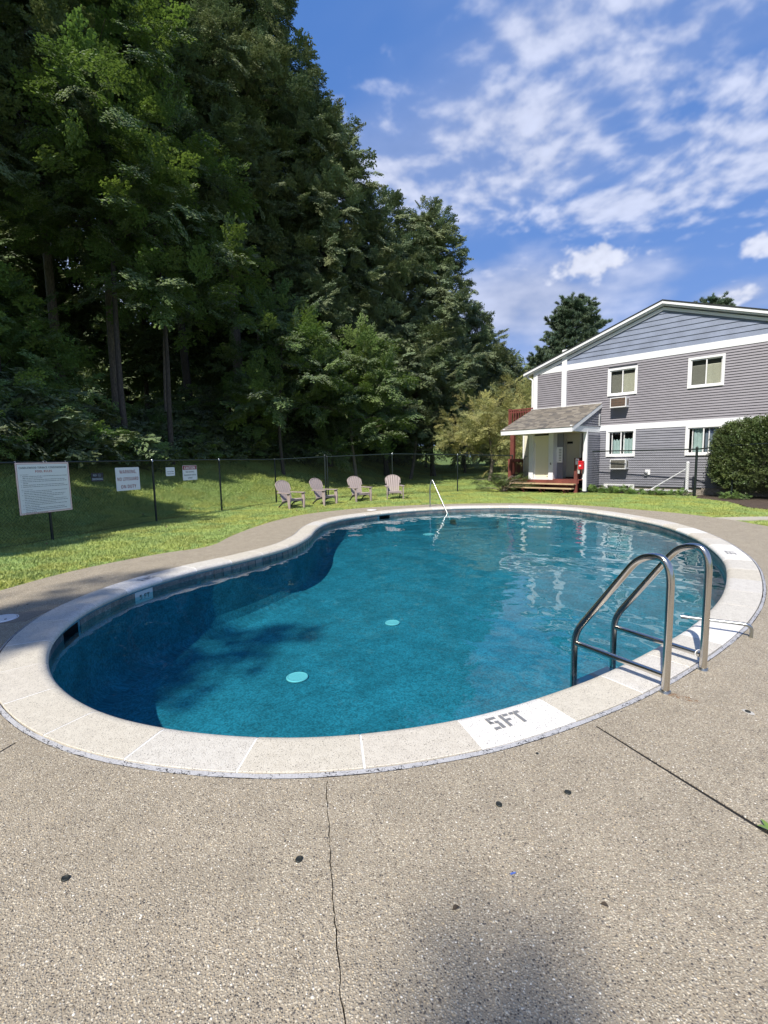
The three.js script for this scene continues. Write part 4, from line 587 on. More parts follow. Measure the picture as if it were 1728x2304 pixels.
    for (let r = 0; r < n; r++) for (let x = -2.9 - R() * 0.15; x < 0.07; ) { const w = 0.12 + R() * 0.16, x0 = Math.max(-2.885, x), x1 = Math.min(0.07, x + w); if (x1 - x0 > 0.01) { const c = cols[Math.floor(R() * 5)], g = box(x1 - x0 - 0.003, 0.008 + R() * 0.004, len / n + 0.03, 0, 0.004 + 0.004 * R(), 0).rotateX(th + 0.05), f = (r + 0.5) / n; g.translate((x0 + x1) / 2, lerp(3.48, 2.485, f) + 0.006, lerp(0.0, 2.70, f)); const k = new Float32Array(g.attributes.position.count * 3); for (let q = 0; q < k.length; q++) k[q] = c[q % 3]; g.setAttribute('color', new THREE.BufferAttribute(k, 3)); tabs.push(g); } x += w; }
    mesh('shingles', tabs, std(0xffffff, 0.95, { vertexColors: true }), roof, 'stuff');
    mesh('flashing', box(2.92, 0.05, 0.03, -1.4, 3.475, 0.035), M.trim, roof);
  }
  { const g = group('louver_vent', house); mesh('frame', rbox(0.02, 0.44, 0.17, 0.005, 0.035, 2.82, 0.14), M.white, g); mesh('louvers', Array.from({ length: 8 }, (_, i) => box(0.012, 0.022, 0.10, 0.044, 2.66 + i * 0.046, 0.14)), M.dark, g); }
  { const c = group('closet', house);                                     // white boarded closet in the middle of the porch front
    mesh('post', box(0.19, 2.02, 0.12, -2.26, 1.39, 1.27), M.trim, c); mesh('post', box(0.19, 2.0, 0.12, -1.40, 1.40, 1.27), M.trim, c);
    mesh('side_panel', box(0.04, 1.9, 1.15, -2.32, 1.45, 0.62), M.trim, c); mesh('side_panel', box(0.04, 1.9, 1.15, -1.335, 1.45, 0.62), M.trim, c);
    mesh('door', box(0.66, 1.72, 0.045, -1.83, 1.38, 1.22), M.cream, c); mesh('kick_panel', box(0.70, 0.16, 0.06, -1.83, 0.455, 1.30), M.white, c);
    mesh('transom', box(0.62, 0.14, 0.02, -1.83, 2.33, 1.225), M.dark, c); mesh('header', box(0.66, 0.05, 0.05, -1.83, 2.255, 1.225), M.cream, c);
    mesh('door_edge', [box(0.03, 1.5, 0.03, -2.12, 1.25, 1.255), box(0.02, 1.6, 0.02, -1.53, 1.36, 1.245)], M.white, c);
    mesh('handle', tube([[-1.39, 1.18, 1.335], [-1.39, 1.15, 1.37], [-1.38, 1.10, 1.335]], 0.012, 12, 8), M.dark, c); mesh('knob', new THREE.SphereGeometry(0.028, 12, 8).translate(-1.57, 0.66, 1.26), M.cream, c);
  }
  for (const [x, w, sx] of [[-1.17, 0.80, -1.29], [-2.86, 0.76, -2.9]]) {
    const g = group('porch_door', house); mesh('leaf', box(w, 1.95, 0.04, x, 1.5, 0.045), M.creamDoor, g); mesh('jamb', [box(0.07, 2.0, 0.07, x - w / 2 - 0.04, 1.5, 0.05), box(0.07, 2.0, 0.07, x + w / 2 + 0.04, 1.5, 0.05)], M.trim, g); mesh('threshold', box(w, 0.03, 0.08, x, 0.545, 0.06), M.dark, g);
    mesh('number_plate', box(0.23, 0.085, 0.012, sx + 0.12, 1.985, 0.072), M.dark, g); mesh('handle', [tube([[x - w / 2 + 0.06, 1.45, 0.09], [x - w / 2 + 0.17, 1.46, 0.11]], 0.011, 4, 8), new THREE.CylinderGeometry(0.03, 0.03, 0.02, 14).rotateX(Math.PI / 2).translate(x - w / 2 + 0.06, 1.45, 0.075)], M.steelDull, g);
  }
  { const g = group('wall_louver', house); mesh('frame', rbox(0.25, 0.62, 0.05, 0.008, -1.20, 1.49, 0.97), M.white, g); mesh('slots', Array.from({ length: 8 }, (_, i) => box(0.10, 0.022, 0.01, -1.165, 1.27 + i * 0.063, 0.998)), M.grille, g); mesh('back_panel', box(0.30, 1.9, 0.05, -1.22, 1.45, 0.92), M.sidingLow, g); }
  { const g = group('porch_deck', house), R = rng(3);
    for (let i = 0; i < 9; i++) mesh('deck_board', box(3.2, 0.03, 0.138, -1.72, 0.512 + R() * 0.003, 0.08 + i * 0.145), M.redwood, g);
    mesh('rim_board', box(3.0, 0.13, 0.035, -1.75, 0.435, 1.325), M.redwood, g); mesh('joist', [box(0.05, 0.4, 0.08, -3.2, 0.2, 1.2), box(0.05, 0.4, 0.08, -0.45, 0.2, 1.2)], M.redwood, g);
    mesh('under_panel', box(3.0, 0.4, 0.03, -1.75, 0.18, 0.9), M.dark, g);
  }
  { const g = group('porch_steps', house);
    mesh('tread', box(3.02, 0.04, 0.29, -1.83, 0.345, 1.48), M.tread, g); mesh('tread', box(3.0, 0.04, 0.27, -1.80, 0.185, 1.74), M.tread, g);
    for (const x of [-3.15, -2.35, -1.6, -0.62]) { mesh('bracket', [box(0.06, 0.3, 0.07, x, 0.17, 1.48), box(0.06, 0.05, 0.5, x, 0.135, 1.60), box(0.07, 0.2, 0.06, x, 0.06, 1.74)], M.redwood, g); }
    mesh('back_board', box(2.9, 0.22, 0.03, -1.8, 0.25, 1.345), M.redwood, g);
  }
  const railing = (name, x, z0, z1, y0, y1) => { const g = group(name, house); mesh('newel', box(0.125, 1.36, 0.11, x, 0.67, z1), M.redwood, g); mesh('rail_cap', box(0.14, 0.04, z1 - z0 + 0.1, x, 1.335, (z0 + z1) / 2), M.redwood, g); mesh('rail', box(0.04, 0.09, z1 - z0, x, 1.25, (z0 + z1) / 2), M.redwood, g); mesh('rail', box(0.04, 0.09, z1 - z0, x, 0.66, (z0 + z1) / 2), M.redwood, g); for (let z = z0 + 0.08; z < z1 - 0.08; z += 0.125) mesh('baluster', box(0.035, 0.72, 0.035, x + 0.035, 0.96, z), M.redwood, g); };
  railing('porch_railing', -3.22, 0.25, 1.34); railing('porch_railing', -0.35, 0.7, 1.34);
  mesh('cross_rail', box(0.5, 0.1, 0.05, -3.03, 1.29, 1.33), M.redwood, house);
  { const g = group('balcony', house);                                    // red balcony on the far side
    mesh('post', box(0.18, 3.0, 0.16, -3.72, 1.45, 0.25), M.redwood, g); mesh('floor', box(1.15, 0.2, 2.6, -3.45, 2.68, -1.1), M.redwood, g);
    mesh('rail_cap', [box(1.2, 0.05, 0.12, -3.46, 3.54, 0.02), box(0.12, 0.05, 2.5, -4.02, 3.54, -1.2)], M.redwood, g); mesh('rail', [box(1.15, 0.09, 0.04, -3.46, 3.44, 0.02), box(1.15, 0.09, 0.04, -3.46, 2.86, 0.02)], M.redwood, g);
    for (let x = -4.03; x < -2.92; x += 0.118) mesh('baluster', box(0.042, 0.72, 0.035, x, 3.15, 0.055), M.redwood, g); for (let z = -0.2; z > -2.3; z -= 0.125) mesh('baluster', box(0.035, 0.72, 0.042, -4.04, 3.15, z), M.redwood, g);
    mesh('newel', box(0.1, 1.0, 0.1, -4.02, 3.1, 0.0), M.redwood, g);
  }
}
// through-wall air conditioners
{
  const make = (label, x, y, mat) => { const t = thing('air_conditioner', label, 'air conditioner', atHouse(x, y, 0.02), HT); const w = 0.57, h = 0.37, d = 0.37;
    mesh('case', [box(w, 0.025, d, 0, h / 2 - 0.0125, d / 2), box(w, 0.03, d, 0, -h / 2 + 0.015, d / 2), box(0.025, h - 0.055, d, -w / 2 + 0.0125, 0.0025, d / 2), box(0.025, h - 0.055, d, w / 2 - 0.0125, 0.0025, d / 2)], M.white, t);
    mesh('grille', box(w - 0.05, h - 0.055, 0.02, 0, 0.002, d - 0.03), mat, t); mesh('side_grille', box(0.006, h - 0.12, 0.14, w / 2 + 0.002, 0.01, d * 0.42), mat, t);
    const bars = []; for (let i = 1; i < 4; i++) bars.push(box(w - 0.05, 0.008, 0.012, 0, -h / 2 + (h * i) / 4, d - 0.014)); for (let i = 1; i < 4; i++) bars.push(box(0.008, h - 0.055, 0.01, -w / 2 + (w * i) / 4, 0.002, d - 0.008)); mesh('grille_bars', bars, M.grille, t); return t; };
  make('white air conditioner in the upper wall, under the upper left window', 0.775, 3.425, M.grilleBrown);
  make('white air conditioner in the lower wall, under the curtained window', 0.84, 1.085, M.grille);
}
{ const t = thing('alarm_box', 'red alarm box on the right porch railing', 'alarm box', atHouse(-0.13, 1.065, 1.42), HT); mesh('case', rbox(0.2, 0.29, 0.11, 0.015, 0, 0, 0), M.red, t); mesh('lid', rbox(0.2, 0.06, 0.13, 0.012, 0, 0.15, 0.0), M.red, t); mesh('label_plate', box(0.07, 0.05, 0.004, -0.02, 0, 0.0575), M.trim, t); }
{ const t = thing('notice_box', 'small white notice box on the right porch newel beside the red box', 'notice', atHouse(-0.29, 1.22, 1.415), HT); mesh('plate', rbox(0.12, 0.23, 0.03, 0.006), M.trim, t); mesh('print', box(0.08, 0.05, 0.003, 0, 0.05, 0.0165), std(rgb(0.5, 0.3, 0.28), 0.7), t); mesh('conduit', box(0.07, 0.32, 0.03, 0.07, -0.3, 0.0), std(rgb(0.5, 0.5, 0.46), 0.6), t); }
{ const t = thing('pipe_railing', 'white pipe railing with a slanting brace before the grey house wall', 'railing', atHouse(3.22, 0.17, 0.62), HT); mesh('post', [new THREE.CylinderGeometry(0.055, 0.055, 0.95, 18).translate(0, 0.475, 0), new THREE.SphereGeometry(0.056, 16, 8, 0, 7, 0, 1.57).translate(0, 0.95, 0)], M.trim, t); mesh('brace', tube([[-0.02, 0.76, 0], [-1.12, 0.01, 0]], 0.02, 2, 12), M.trim, t); }
// ---------------------------------------------------------------- foliage: leaf sprays, set in clumps round real limbs
function leafQuad(b, p, dir, up, len, wid) {                             // one leaf folded along its rib
  const side = dir.clone().cross(up).normalize(), tip = p.clone().addScaledVector(dir, len), mid = p.clone().addScaledVector(dir, len * 0.45), dn = up.clone().multiplyScalar(-wid * 0.18);
  const l = mid.clone().addScaledVector(side, wid * 0.5).add(dn), r = mid.clone().addScaledVector(side, -wid * 0.5).add(dn);
  b.tri(p.toArray(), r.toArray(), tip.toArray()); b.tri(p.toArray(), tip.toArray(), l.toArray());
}
function sprayGeo(seed, { L = 1.0, twigs = 9, per = 11, len = 0.12, wid = 0.065, droop = 0.35, flat = 0.5, spread = 0.95 }) {
  const R = rng(seed), b = new MB();
  for (let i = 0; i < twigs; i++) {
    const t = 0.1 + 0.9 * (i / (twigs - 1)), o = V3(L * t * 0.75, -droop * t * t * L * 0.4, 0), a = (i % 2 ? 1 : -1) * (spread * (1.1 - 0.5 * t) + (R() - 0.5) * 0.5) * (i === twigs - 1 ? 0.1 : 1), d = V3(Math.cos(a), (R() - 0.55) * 0.6, Math.sin(a)).normalize(), tl = L * (0.58 - 0.25 * t) * (0.7 + 0.6 * R());
    for (let k = 0; k < per; k++) {
      const f = (k + 0.6) / per, p = o.clone().addScaledVector(d, tl * f).add(V3((R() - 0.5) * 0.06, -droop * f * f * tl * 0.7 + (R() - 0.5) * 0.12 * L, (R() - 0.5) * 0.06)), side = (k % 2 ? 1 : -1) * (0.5 + R() * 0.7), dir = V3(d.x * Math.cos(side) - d.z * Math.sin(side), -0.15 - R() * droop, d.x * Math.sin(side) + d.z * Math.cos(side)).normalize(), up = V3((R() - 0.5) * 2 * (1 - flat), 1, (R() - 0.5) * 2 * (1 - flat)).normalize(), s = 0.7 + 0.6 * R();
      leafQuad(b, p, dir, up, len * s, wid * s);
    }
  }
  return b.geo();
}
function needleGeo(seed, L = 1.0) { const R = rng(seed), b = new MB(); for (let i = 0; i < 15; i++) { const t = 0.15 + 0.85 * R(), a = (R() - 0.5) * 2.2 * (1.1 - t), c = V3(L * t * Math.cos(a) , 0.12 * L * t * t + (R() - 0.5) * 0.1, L * t * Math.sin(a) * 0.7), n = 34; for (let k = 0; k < n; k++) { const d = V3(0.55 + R() * 0.5, (R() - 0.25) * 1.3, (R() - 0.5) * 1.8).normalize(), s = d.clone().cross(V3(R() - 0.5, R() - 0.5, R() - 0.5)).setLength(0.012), e = c.clone().addScaledVector(d, 0.2 + R() * 0.1); b.tri(c.clone().sub(s).toArray(), c.clone().add(s).toArray(), e.toArray()); } } return b.geo(); }
const SPRAY = {
  oak: [0, 1, 2].map((k) => sprayGeo(100 + k, { L: 0.85, len: 0.10, wid: 0.06, droop: 0.32, per: 17, twigs: 12, flat: 0.2 })),
  maple: [0, 1, 2].map((k) => sprayGeo(140 + k, { L: 0.95, len: 0.09, wid: 0.075, droop: 0.25, flat: 0.6, per: 15, twigs: 11 })),
  coarse: [0, 1].map((k) => sprayGeo(180 + k, { len: 0.22, wid: 0.13, droop: 0.5, per: 8, twigs: 8, flat: 0.4 })),
  fine: [0, 1].map((k) => sprayGeo(220 + k, { L: 0.8, len: 0.06, wid: 0.035, droop: 0.2, per: 14, twigs: 11, flat: 0.3 })),
  needle: [0, 1].map((k) => needleGeo(260 + k)),
  tight: [0, 1].map((k) => sprayGeo(300 + k, { L: 0.34, len: 0.055, wid: 0.032, droop: 0.1, per: 8, twigs: 8, flat: 0.15, spread: 1.2 })),
};
const tmpM = new THREE.Matrix4(), tmpQ = new THREE.Quaternion();
function sprayMatrix(p, out, roll, s, tilt = 0) {                        // x axis along out, y axis as near up as may be
  const x = out.clone().normalize(); let z = V3(0, 1, 0).cross(x).negate(); if (z.lengthSq() < 1e-4) z = V3(0, 0, 1); z.normalize(); const y = z.clone().cross(x).normalize();
  tmpM.makeBasis(x, y, z); tmpQ.setFromRotationMatrix(tmpM).multiply(new THREE.Quaternion().setFromAxisAngle(V3(1, 0, 0), roll)).multiply(new THREE.Quaternion().setFromAxisAngle(V3(0, 0, 1), tilt));
  return new THREE.Matrix4().compose(p, tmpQ, V3(s, s, s));
}
function sprays(name, parent, kinds, mat, list, R, tint = 0.22, warm = 0.1) {   // list of matrices -> instanced leaves, one mesh per spray shape
  kinds.forEach((g, k) => {
    const mine = list.filter((_, i) => i % kinds.length === k); if (!mine.length) return;
    const im = new THREE.InstancedMesh(g, mat, mine.length); im.name = parent === scene ? numbered(name) : name; im.castShadow = im.receiveShadow = true;
    mine.forEach((m, i) => { im.setMatrixAt(i, m); const v = 1 - tint + 2 * tint * R(), w = 1 + (R() - 0.5) * 2 * warm; im.setColorAt(i, rgb(v * w, v, v / w)); });
    im.userData.kind = 'stuff'; parent.add(im);
  });
}
function limbTube(path, r0, r1, sides = 8) {                             // tapered limb along points
  const c = new THREE.CatmullRomCurve3(path), n = Math.max(6, path.length * 4), g = new THREE.TubeGeometry(c, n, 1, sides, false), p = g.attributes.position, uv = g.attributes.uv, len = c.getLength(), P = V3();
  for (let i = 0; i <= n; i++) { const t = i / n, q = c.getPointAt(t), r = lerp(r0, r1, Math.pow(t, 0.8)) * (t < 0.06 && r0 > 0.12 ? 1 + 0.5 * (1 - t / 0.06) : 1); for (let k = 0; k <= sides; k++) { const j = i * (sides + 1) + k; P.fromBufferAttribute(p, j).sub(q).multiplyScalar(r).add(q); p.setXYZ(j, P.x, P.y, P.z); uv.setXY(j, (k / sides) * 6.28 * r, t * len); } }
  return g;
}
// a broadleaf tree: h height, R crown radius, c0 where the crown starts (share of height)
function makeTree(name, label, category, grp, o) {
  const { x, z, h, R: CR, seed } = o, R = rng(seed), y0 = o.y ?? landY(x, z) - 0.05, t = thing(name, label, category, [x, y0, z], 0, grp), leanX = o.lean?.[0] ?? (R() - 0.5) * 0.06 * h, leanZ = o.lean?.[1] ?? (R() - 0.5) * 0.06 * h, r0 = o.r ?? h * 0.0095;
  const at = (f) => V3(leanX * f + 0.12 * Math.sin(f * 7 + seed), h * f, leanZ * f + 0.12 * Math.cos(f * 6 + seed)), limbs = [limbTube([0, 0.15, 0.3, 0.5, 0.7, 0.88].map(at), r0, r0 * 0.25, 10)];
  const c0 = o.c0 ?? 0.32, clumps = [], prof = (f) => CR * Math.pow(Math.max(0, Math.sin(Math.PI * Math.pow(clamp((f - c0 * 0.85) / (1.02 - c0 * 0.85)), o.skew ?? 0.85))), 0.62);
  const nL = o.limbs ?? 13;
  for (let i = 0; i < nL; i++) {
    const f = lerp(c0, 0.93, (i + R() * 0.7) / nL), a = i * 2.4 + R() * 0.9 + seed, len = prof(Math.min(0.97, f + 0.05)) * (0.75 + 0.35 * R()), from = at(f * 0.96), rise = (o.rise ?? 0.38) * len * (0.6 + 0.8 * R()), to = from.clone().add(V3(Math.cos(a) * len, rise, Math.sin(a) * len)), mid = from.clone().lerp(to, 0.5).add(V3((R() - 0.5) * 0.4, rise * 0.12, (R() - 0.5) * 0.4));
    limbs.push(limbTube([from, mid, to], r0 * 0.36 * (1.1 - f * 0.7), r0 * 0.07, 6));
    const m = Math.max(2, Math.round(len / (o.gap ?? 1.05)));
    for (let k = 0; k < m; k++) { const u = lerp(0.42, 1.0, (k + 0.5) / m), p = from.clone().lerp(to, u).add(V3((R() - 0.5) * len * 0.5, (R() - 0.3) * 0.9, (R() - 0.5) * len * 0.5)); clumps.push([p, (o.clump ?? 1.15) * (0.6 + 0.65 * R())]); if (R() < 0.6) limbs.push(limbTube([from.clone().lerp(to, u * 0.7), from.clone().lerp(p, 0.6), p], r0 * 0.09, r0 * 0.03, 5)); }
  }
  const extra = o.fill ?? 34; for (let i = 0; i < extra; i++) { const f = lerp(c0, 0.99, Math.pow(R(), 0.85)), a = R() * 6.283, q = prof(f) * Math.pow(R(), 0.4) * 0.96, p = at(Math.min(f, 0.95)).add(V3(Math.cos(a) * q, 0, Math.sin(a) * q)); p.y = h * f; clumps.push([p, (o.clump ?? 1.15) * (0.55 + 0.65 * R())]); }
  if (o.fork) for (const [path, ra, rb] of o.fork) limbs.push(limbTube(path.map((p) => V3(...p)), ra, rb, 9));
  mesh('trunk', limbs, o.bark ?? M.barkDark, t);
  const list = [], per = o.per ?? 15, sc = o.scale ?? 1;
  for (const [p, cr] of clumps) for (let i = 0; i < per; i++) { const u = R() * 2 - 0.75, a = R() * 6.283, q = Math.sqrt(Math.max(0, 1 - Math.min(1, u * u))), d = V3(Math.cos(a) * q, clamp(u, -1, 1), Math.sin(a) * q), out = d.clone().multiplyScalar(1).add(V3(p.x * 0.12, 0, p.z * 0.12)); out.y = out.y * 0.7 - 0.02; list.push(sprayMatrix(p.clone().add(V3(d.x * cr * 0.72, d.y * cr * 0.6, d.z * cr * 0.72)), out, (R() - 0.5) * 1.2, sc * (0.7 + 0.6 * R()), (R() - 0.5) * 0.7)); }
  sprays('crown', t, o.kinds ?? SPRAY.oak, o.leaf ?? M.oak, list, R, o.tint ?? 0.22, o.warm ?? 0.1);
  return t;
}
const px = (p, d) => ({ x: ((p - 864) / 1069) * d, z: -d });              // a spot d metres ahead in line with that column of the photograph
// ---------------------------------------------------------------- the wood on the bank: nearest trees first
const OAK = 'oak tree', WOOD = 'trees of the wood';
{
  makeTree('tall_tree', 'nearest tall tree at the left edge with a dark forking trunk', 'tree', WOOD, { ...px(0, 16.8), h: 26, R: 4.4, seed: 1, r: 0.30, c0: 0.30, kinds: SPRAY.oak, leaf: M.oak, lean: [0.9, 0], fill: 46, fork: [[[0.2, 8.2, 0], [0.75, 11, 0.1], [0.85, 14, 0.3], [1.15, 18, 0]].map((p) => p), 0.2, 0.06].length ? [[[[0.25, 7.6, 0], [0.55, 10.4, 0.1], [1.5, 12.3, 0.3], [2.9, 13.4, 0.2]], 0.15, 0.05]] : [] });
  makeTree('tall_tree', 'tall dark trunk rising behind the POOL RULES sign', 'tree', WOOD, { ...px(152, 22), h: 25, R: 4.4, seed: 2, r: 0.26, c0: 0.44, bark: M.barkGrey });
  makeTree('tall_tree', 'tall trunk with ivy and a pale knot, above the lifeguard sign', 'tree', WOOD, { ...px(278, 22.5), h: 24, R: 4.4, seed: 3, r: 0.24, c0: 0.42, bark: M.barkGrey });
  makeTree('slender_tree', 'slender straight trunk above the CAUTION sign', 'tree', WOOD, { ...px(391, 22.5), h: 18, R: 3.0, seed: 4, r: 0.115, c0: 0.5, kinds: SPRAY.maple, leaf: M.oak, bark: M.barkGrey, fill: 22 });
  makeTree('tall_tree', 'leaning dark trunk right of the slender straight one', 'tree', WOOD, { ...px(452, 25), h: 25, R: 4.6, seed: 5, r: 0.24, c0: 0.46, lean: [-1.6, 0.4] });
  makeTree('tall_tree', 'tallest oak whose rounded grey-green crown borders the blue sky', 'tree', WOOD, { ...px(555, 26), h: 27.5, R: 4.6, seed: 6, r: 0.32, c0: 0.34, leaf: M.oakPale, lean: [-0.9, 0], limbs: 22, fill: 150, bark: M.barkGrey, skew: 0.95 });
  makeTree('tall_tree', 'thick grey double trunk standing above the bushes behind the chairs', 'tree', WOOD, { ...px(645, 28), h: 19.5, R: 3.9, seed: 7, r: 0.27, c0: 0.44, leaf: M.oak, bark: M.barkGrey, fork: [[[[-0.2, 0, 0], [-1.0, 3, 0.1], [-1.2, 7, 0], [-1.0, 11, 0.2]], 0.14, 0.05]] });
  makeTree('tall_tree', 'narrow oak filling the step between the tallest oak and the next', 'tree', WOOD, { ...px(740, 28), h: 19.0, R: 2.7, seed: 13, c0: 0.3, leaf: M.oakPale, limbs: 14, fill: 90, lean: [0, 0] });
  makeTree('tall_tree', 'mid-height oak right of the tallest one, leaving a gap of sky', 'tree', WOOD, { ...px(868, 31), h: 16.5, R: 2.6, seed: 8, c0: 0.24, leaf: M.oakPale, limbs: 15, fill: 46 });
  makeTree('tall_tree', 'pale green oak with a domed top at the right end of the tall wood', 'tree', WOOD, { ...px(975, 34), h: 17.4, R: 2.5, seed: 9, c0: 0.16, leaf: M.oakPale, limbs: 16, fill: 60 });
  makeTree('tall_tree', 'smaller grey-green oak stepping down from the domed one', 'tree', WOOD, { ...px(1050, 38), h: 12.4, R: 2.1, seed: 10, c0: 0.12, leaf: M.oakPale, fill: 46 });
  makeTree('tall_tree', 'low round oak at the end of the wood, beside the porch', 'tree', WOOD, { ...px(1108, 43), h: 11.4, R: 2.2, seed: 11, c0: 0.1, leaf: M.oakPale, fill: 46 });
  makeTree('tall_tree', 'dark low tree half hidden behind the red balcony', 'tree', WOOD, { ...px(1195, 52), h: 10.5, R: 3.4, seed: 12, c0: 0.1, fill: 40, kinds: SPRAY.coarse, leaf: M.oak });
  // layered maples under the oaks
  const UNDER = 'young maples under the oaks';
  makeTree('young_maple', 'young layered maple behind the chairs with yellow-green leaves', 'tree', UNDER, { ...px(800, 25.5), h: 7.6, R: 3.0, seed: 21, c0: 0.2, r: 0.11, kinds: SPRAY.maple, leaf: M.maple, rise: 0.12, limbs: 13, gap: 0.8, clump: 0.75, fill: 10, per: 11, bark: M.barkGrey });
  makeTree('young_maple', 'young maple with bright low branches left of the chairs', 'tree', UNDER, { ...px(640, 23), h: 8.5, R: 2.7, seed: 22, c0: 0.3, r: 0.10, kinds: SPRAY.maple, leaf: M.maple, rise: 0.1, limbs: 12, gap: 0.8, clump: 0.75, fill: 8, per: 11 });
  makeTree('young_maple', 'tall maple with yellow-green leaves high at the left of the wood', 'tree', UNDER, { ...px(300, 18.5), h: 18.5, R: 3.4, seed: 23, c0: 0.42, r: 0.13, kinds: SPRAY.maple, leaf: M.maple, rise: 0.12, limbs: 14, gap: 0.9, clump: 0.8, fill: 14, per: 12 });
  makeTree('young_maple', 'maple spreading yellow-green boughs in mid wood, left of the tallest oak', 'tree', UNDER, { ...px(400, 20), h: 14.5, R: 3.0, seed: 24, c0: 0.42, r: 0.12, kinds: SPRAY.maple, leaf: M.maple, rise: 0.12, limbs: 12, gap: 0.9, clump: 0.8, fill: 12, per: 12 });
  makeTree('young_maple', 'low dark maple near the leaning trunk at the right end of the wood', 'tree', UNDER, { ...px(925, 31), h: 8.5, R: 2.9, seed: 25, c0: 0.2, r: 0.12, kinds: SPRAY.maple, leaf: M.oak, rise: 0.15, fill: 22, bark: M.barkGrey, lean: [0.9, 0] });
  makeTree('young_maple', 'low leafy tree at the left edge above the bushes', 'tree', UNDER, { ...px(20, 18.5), h: 6.0, R: 2.6, seed: 26, c0: 0.15, r: 0.09, kinds: SPRAY.maple, leaf: M.shrub, rise: 0.2, fill: 16, per: 11 });
  // deeper rows that read as one dark mass
  const back = [[-60, 29], [95, 30], [350, 32], [590, 35], [720, 36], [800, 38], [40, 40], [530, 44], [700, 48], [880, 44], [960, 48], [1040, 55]];
  back.forEach(([p, d], i) => makeTree('wood_tree', 'dark tree deep in the wood, seen only between nearer crowns', 'tree', 'trees deep in the wood', { ...px(p, d), h: p > 820 ? 13 : d < 34 ? 19 : 15, R: p > 820 ? 3 : 4.6, seed: 40 + i, c0: 0.12, kinds: SPRAY.coarse, leaf: M.oak, limbs: 12, fill: 38, per: 10, scale: 1.3, clump: 1.4, c0: 0.2 }));
  [[40, 58], [150, 60], [260, 57], [370, 61], [480, 60], [620, 62], [90, 72], [320, 74], [540, 75]].forEach(([p, d], i) => makeTree('wood_tree', 'far tree closing the gaps between the trunks at the left', 'tree', 'farthest trees of the wood', { ...px(p, d), h: 12 + (i % 3), R: 5.2, seed: 120 + i, c0: 0.06, kinds: SPRAY.coarse, leaf: M.oak, limbs: 10, fill: 40, per: 9, scale: 1.9, clump: 1.8 }));
  // the same wood going on to the left and behind the camera: it shades the bank and the left end of the pool
  const side = [[-17.4, 2.6, 18, 3.4, 0.2], [-19.8, 8.0, 20, 3.6, 0.25], [-14.5, -3.0, 9.5, 2.3, 0.25], [-24, -4, 18, 4, 0.2], [-24.5, -15, 19, 4, 0.2], [-18.5, -10, 24.5, 4.4, 0.58], [-21.5, -4.5, 25, 4.4, 0.6]];
  side.forEach(([x, z, h, r, c0], i) => makeTree('wood_tree', 'tree of the same wood, out of the picture on the left', 'tree', 'trees of the wood beside the view', { x, z, h, R: r, seed: 80 + i, c0, kinds: SPRAY.coarse, leaf: M.oak, limbs: 14, fill: c0 > 0.62 ? 22 : 60, per: 13, scale: 1.3, clump: 1.3 }));
  makeTree('shade_tree', 'tall slim tree behind the camera whose tip shades the near deck', 'tree', null, { x: -9.15, z: 16.38, h: 21.7, R: 0.75, seed: 96, c0: 0.7, kinds: SPRAY.coarse, leaf: M.oak, limbs: 7, fill: 12, per: 9, scale: 0.65, clump: 0.5, lean: [0, 0] });
  makeTree('shade_tree', 'tall slim tree behind the camera shading the left end of the pool', 'tree', null, { x: -14.2, z: 11.4, h: 21.6, R: 1.3, seed: 95, c0: 0.5, kinds: SPRAY.coarse, leaf: M.oak, limbs: 11, fill: 16, per: 10, scale: 1.2, clump: 1.1 });
}
// undergrowth along the foot of the wood
{
  const R = rng(404), list = [], pale = [];
  const L = []; for (let i = 0; i + 1 < HILL.length; i++) { const [a, b] = [HILL[i], HILL[i + 1]], d = Math.hypot(b[0] - a[0], b[1] - a[1]), n = Math.ceil(d / 0.6); for (let k = 0; k < n; k++) L.push([lerp(a[0], b[0], k / n), lerp(a[1], b[1], k / n), (b[1] - a[1]) / d, -(b[0] - a[0]) / d]); }
  for (const [x0, z0, nx, nz] of L) {
    if (z0 > 2 || z0 < -52) continue;
    const near = z0 < -20 ? lerp(4.7, 3.2, smooth(-20, -40, z0)) : 4.7;
    for (let k = 0; k < 3; k++) {
      const d = near + 0.6 + k * 1.1 + R() * 0.9 + 0.7 * Math.sin(z0 * 0.55), x = x0 + nx * d, z = z0 + nz * d, y = landY(x, z), hh = (1.15 + 0.6 * k) * (0.75 + 0.5 * R()) * (1 + 0.35 * Math.sin(z0 * 0.9 + 1)), w = 0.75 + 0.4 * R();
      for (let i = 0; i < 34; i++) { const u = Math.pow(R(), 0.6), a = R() * 6.283, q = Math.sqrt(1 - u * u * 0.9), p = V3(x + Math.cos(a) * q * w, y + 0.08 + u * hh, z + Math.sin(a) * q * w), out = V3(Math.cos(a), 0.15 - 0.3 * R(), Math.sin(a)); (R() < 0.5 ? list : pale).push(sprayMatrix(p, out, (R() - 0.5) * 1.4, 0.55 + 0.4 * R(), (R() - 0.3) * 0.8)); }
    }
  }
  const u = thing('undergrowth', 'dense green bushes along the foot of the wood behind the fence', 'undergrowth', [0, 0, 0]); u.userData.kind = 'stuff';
  sprays('leaves', u, SPRAY.maple, M.shrub, list, R, 0.3, 0.12); sprays('leaves', u, SPRAY.coarse, M.oak, pale, R, 0.3, 0.1);
}
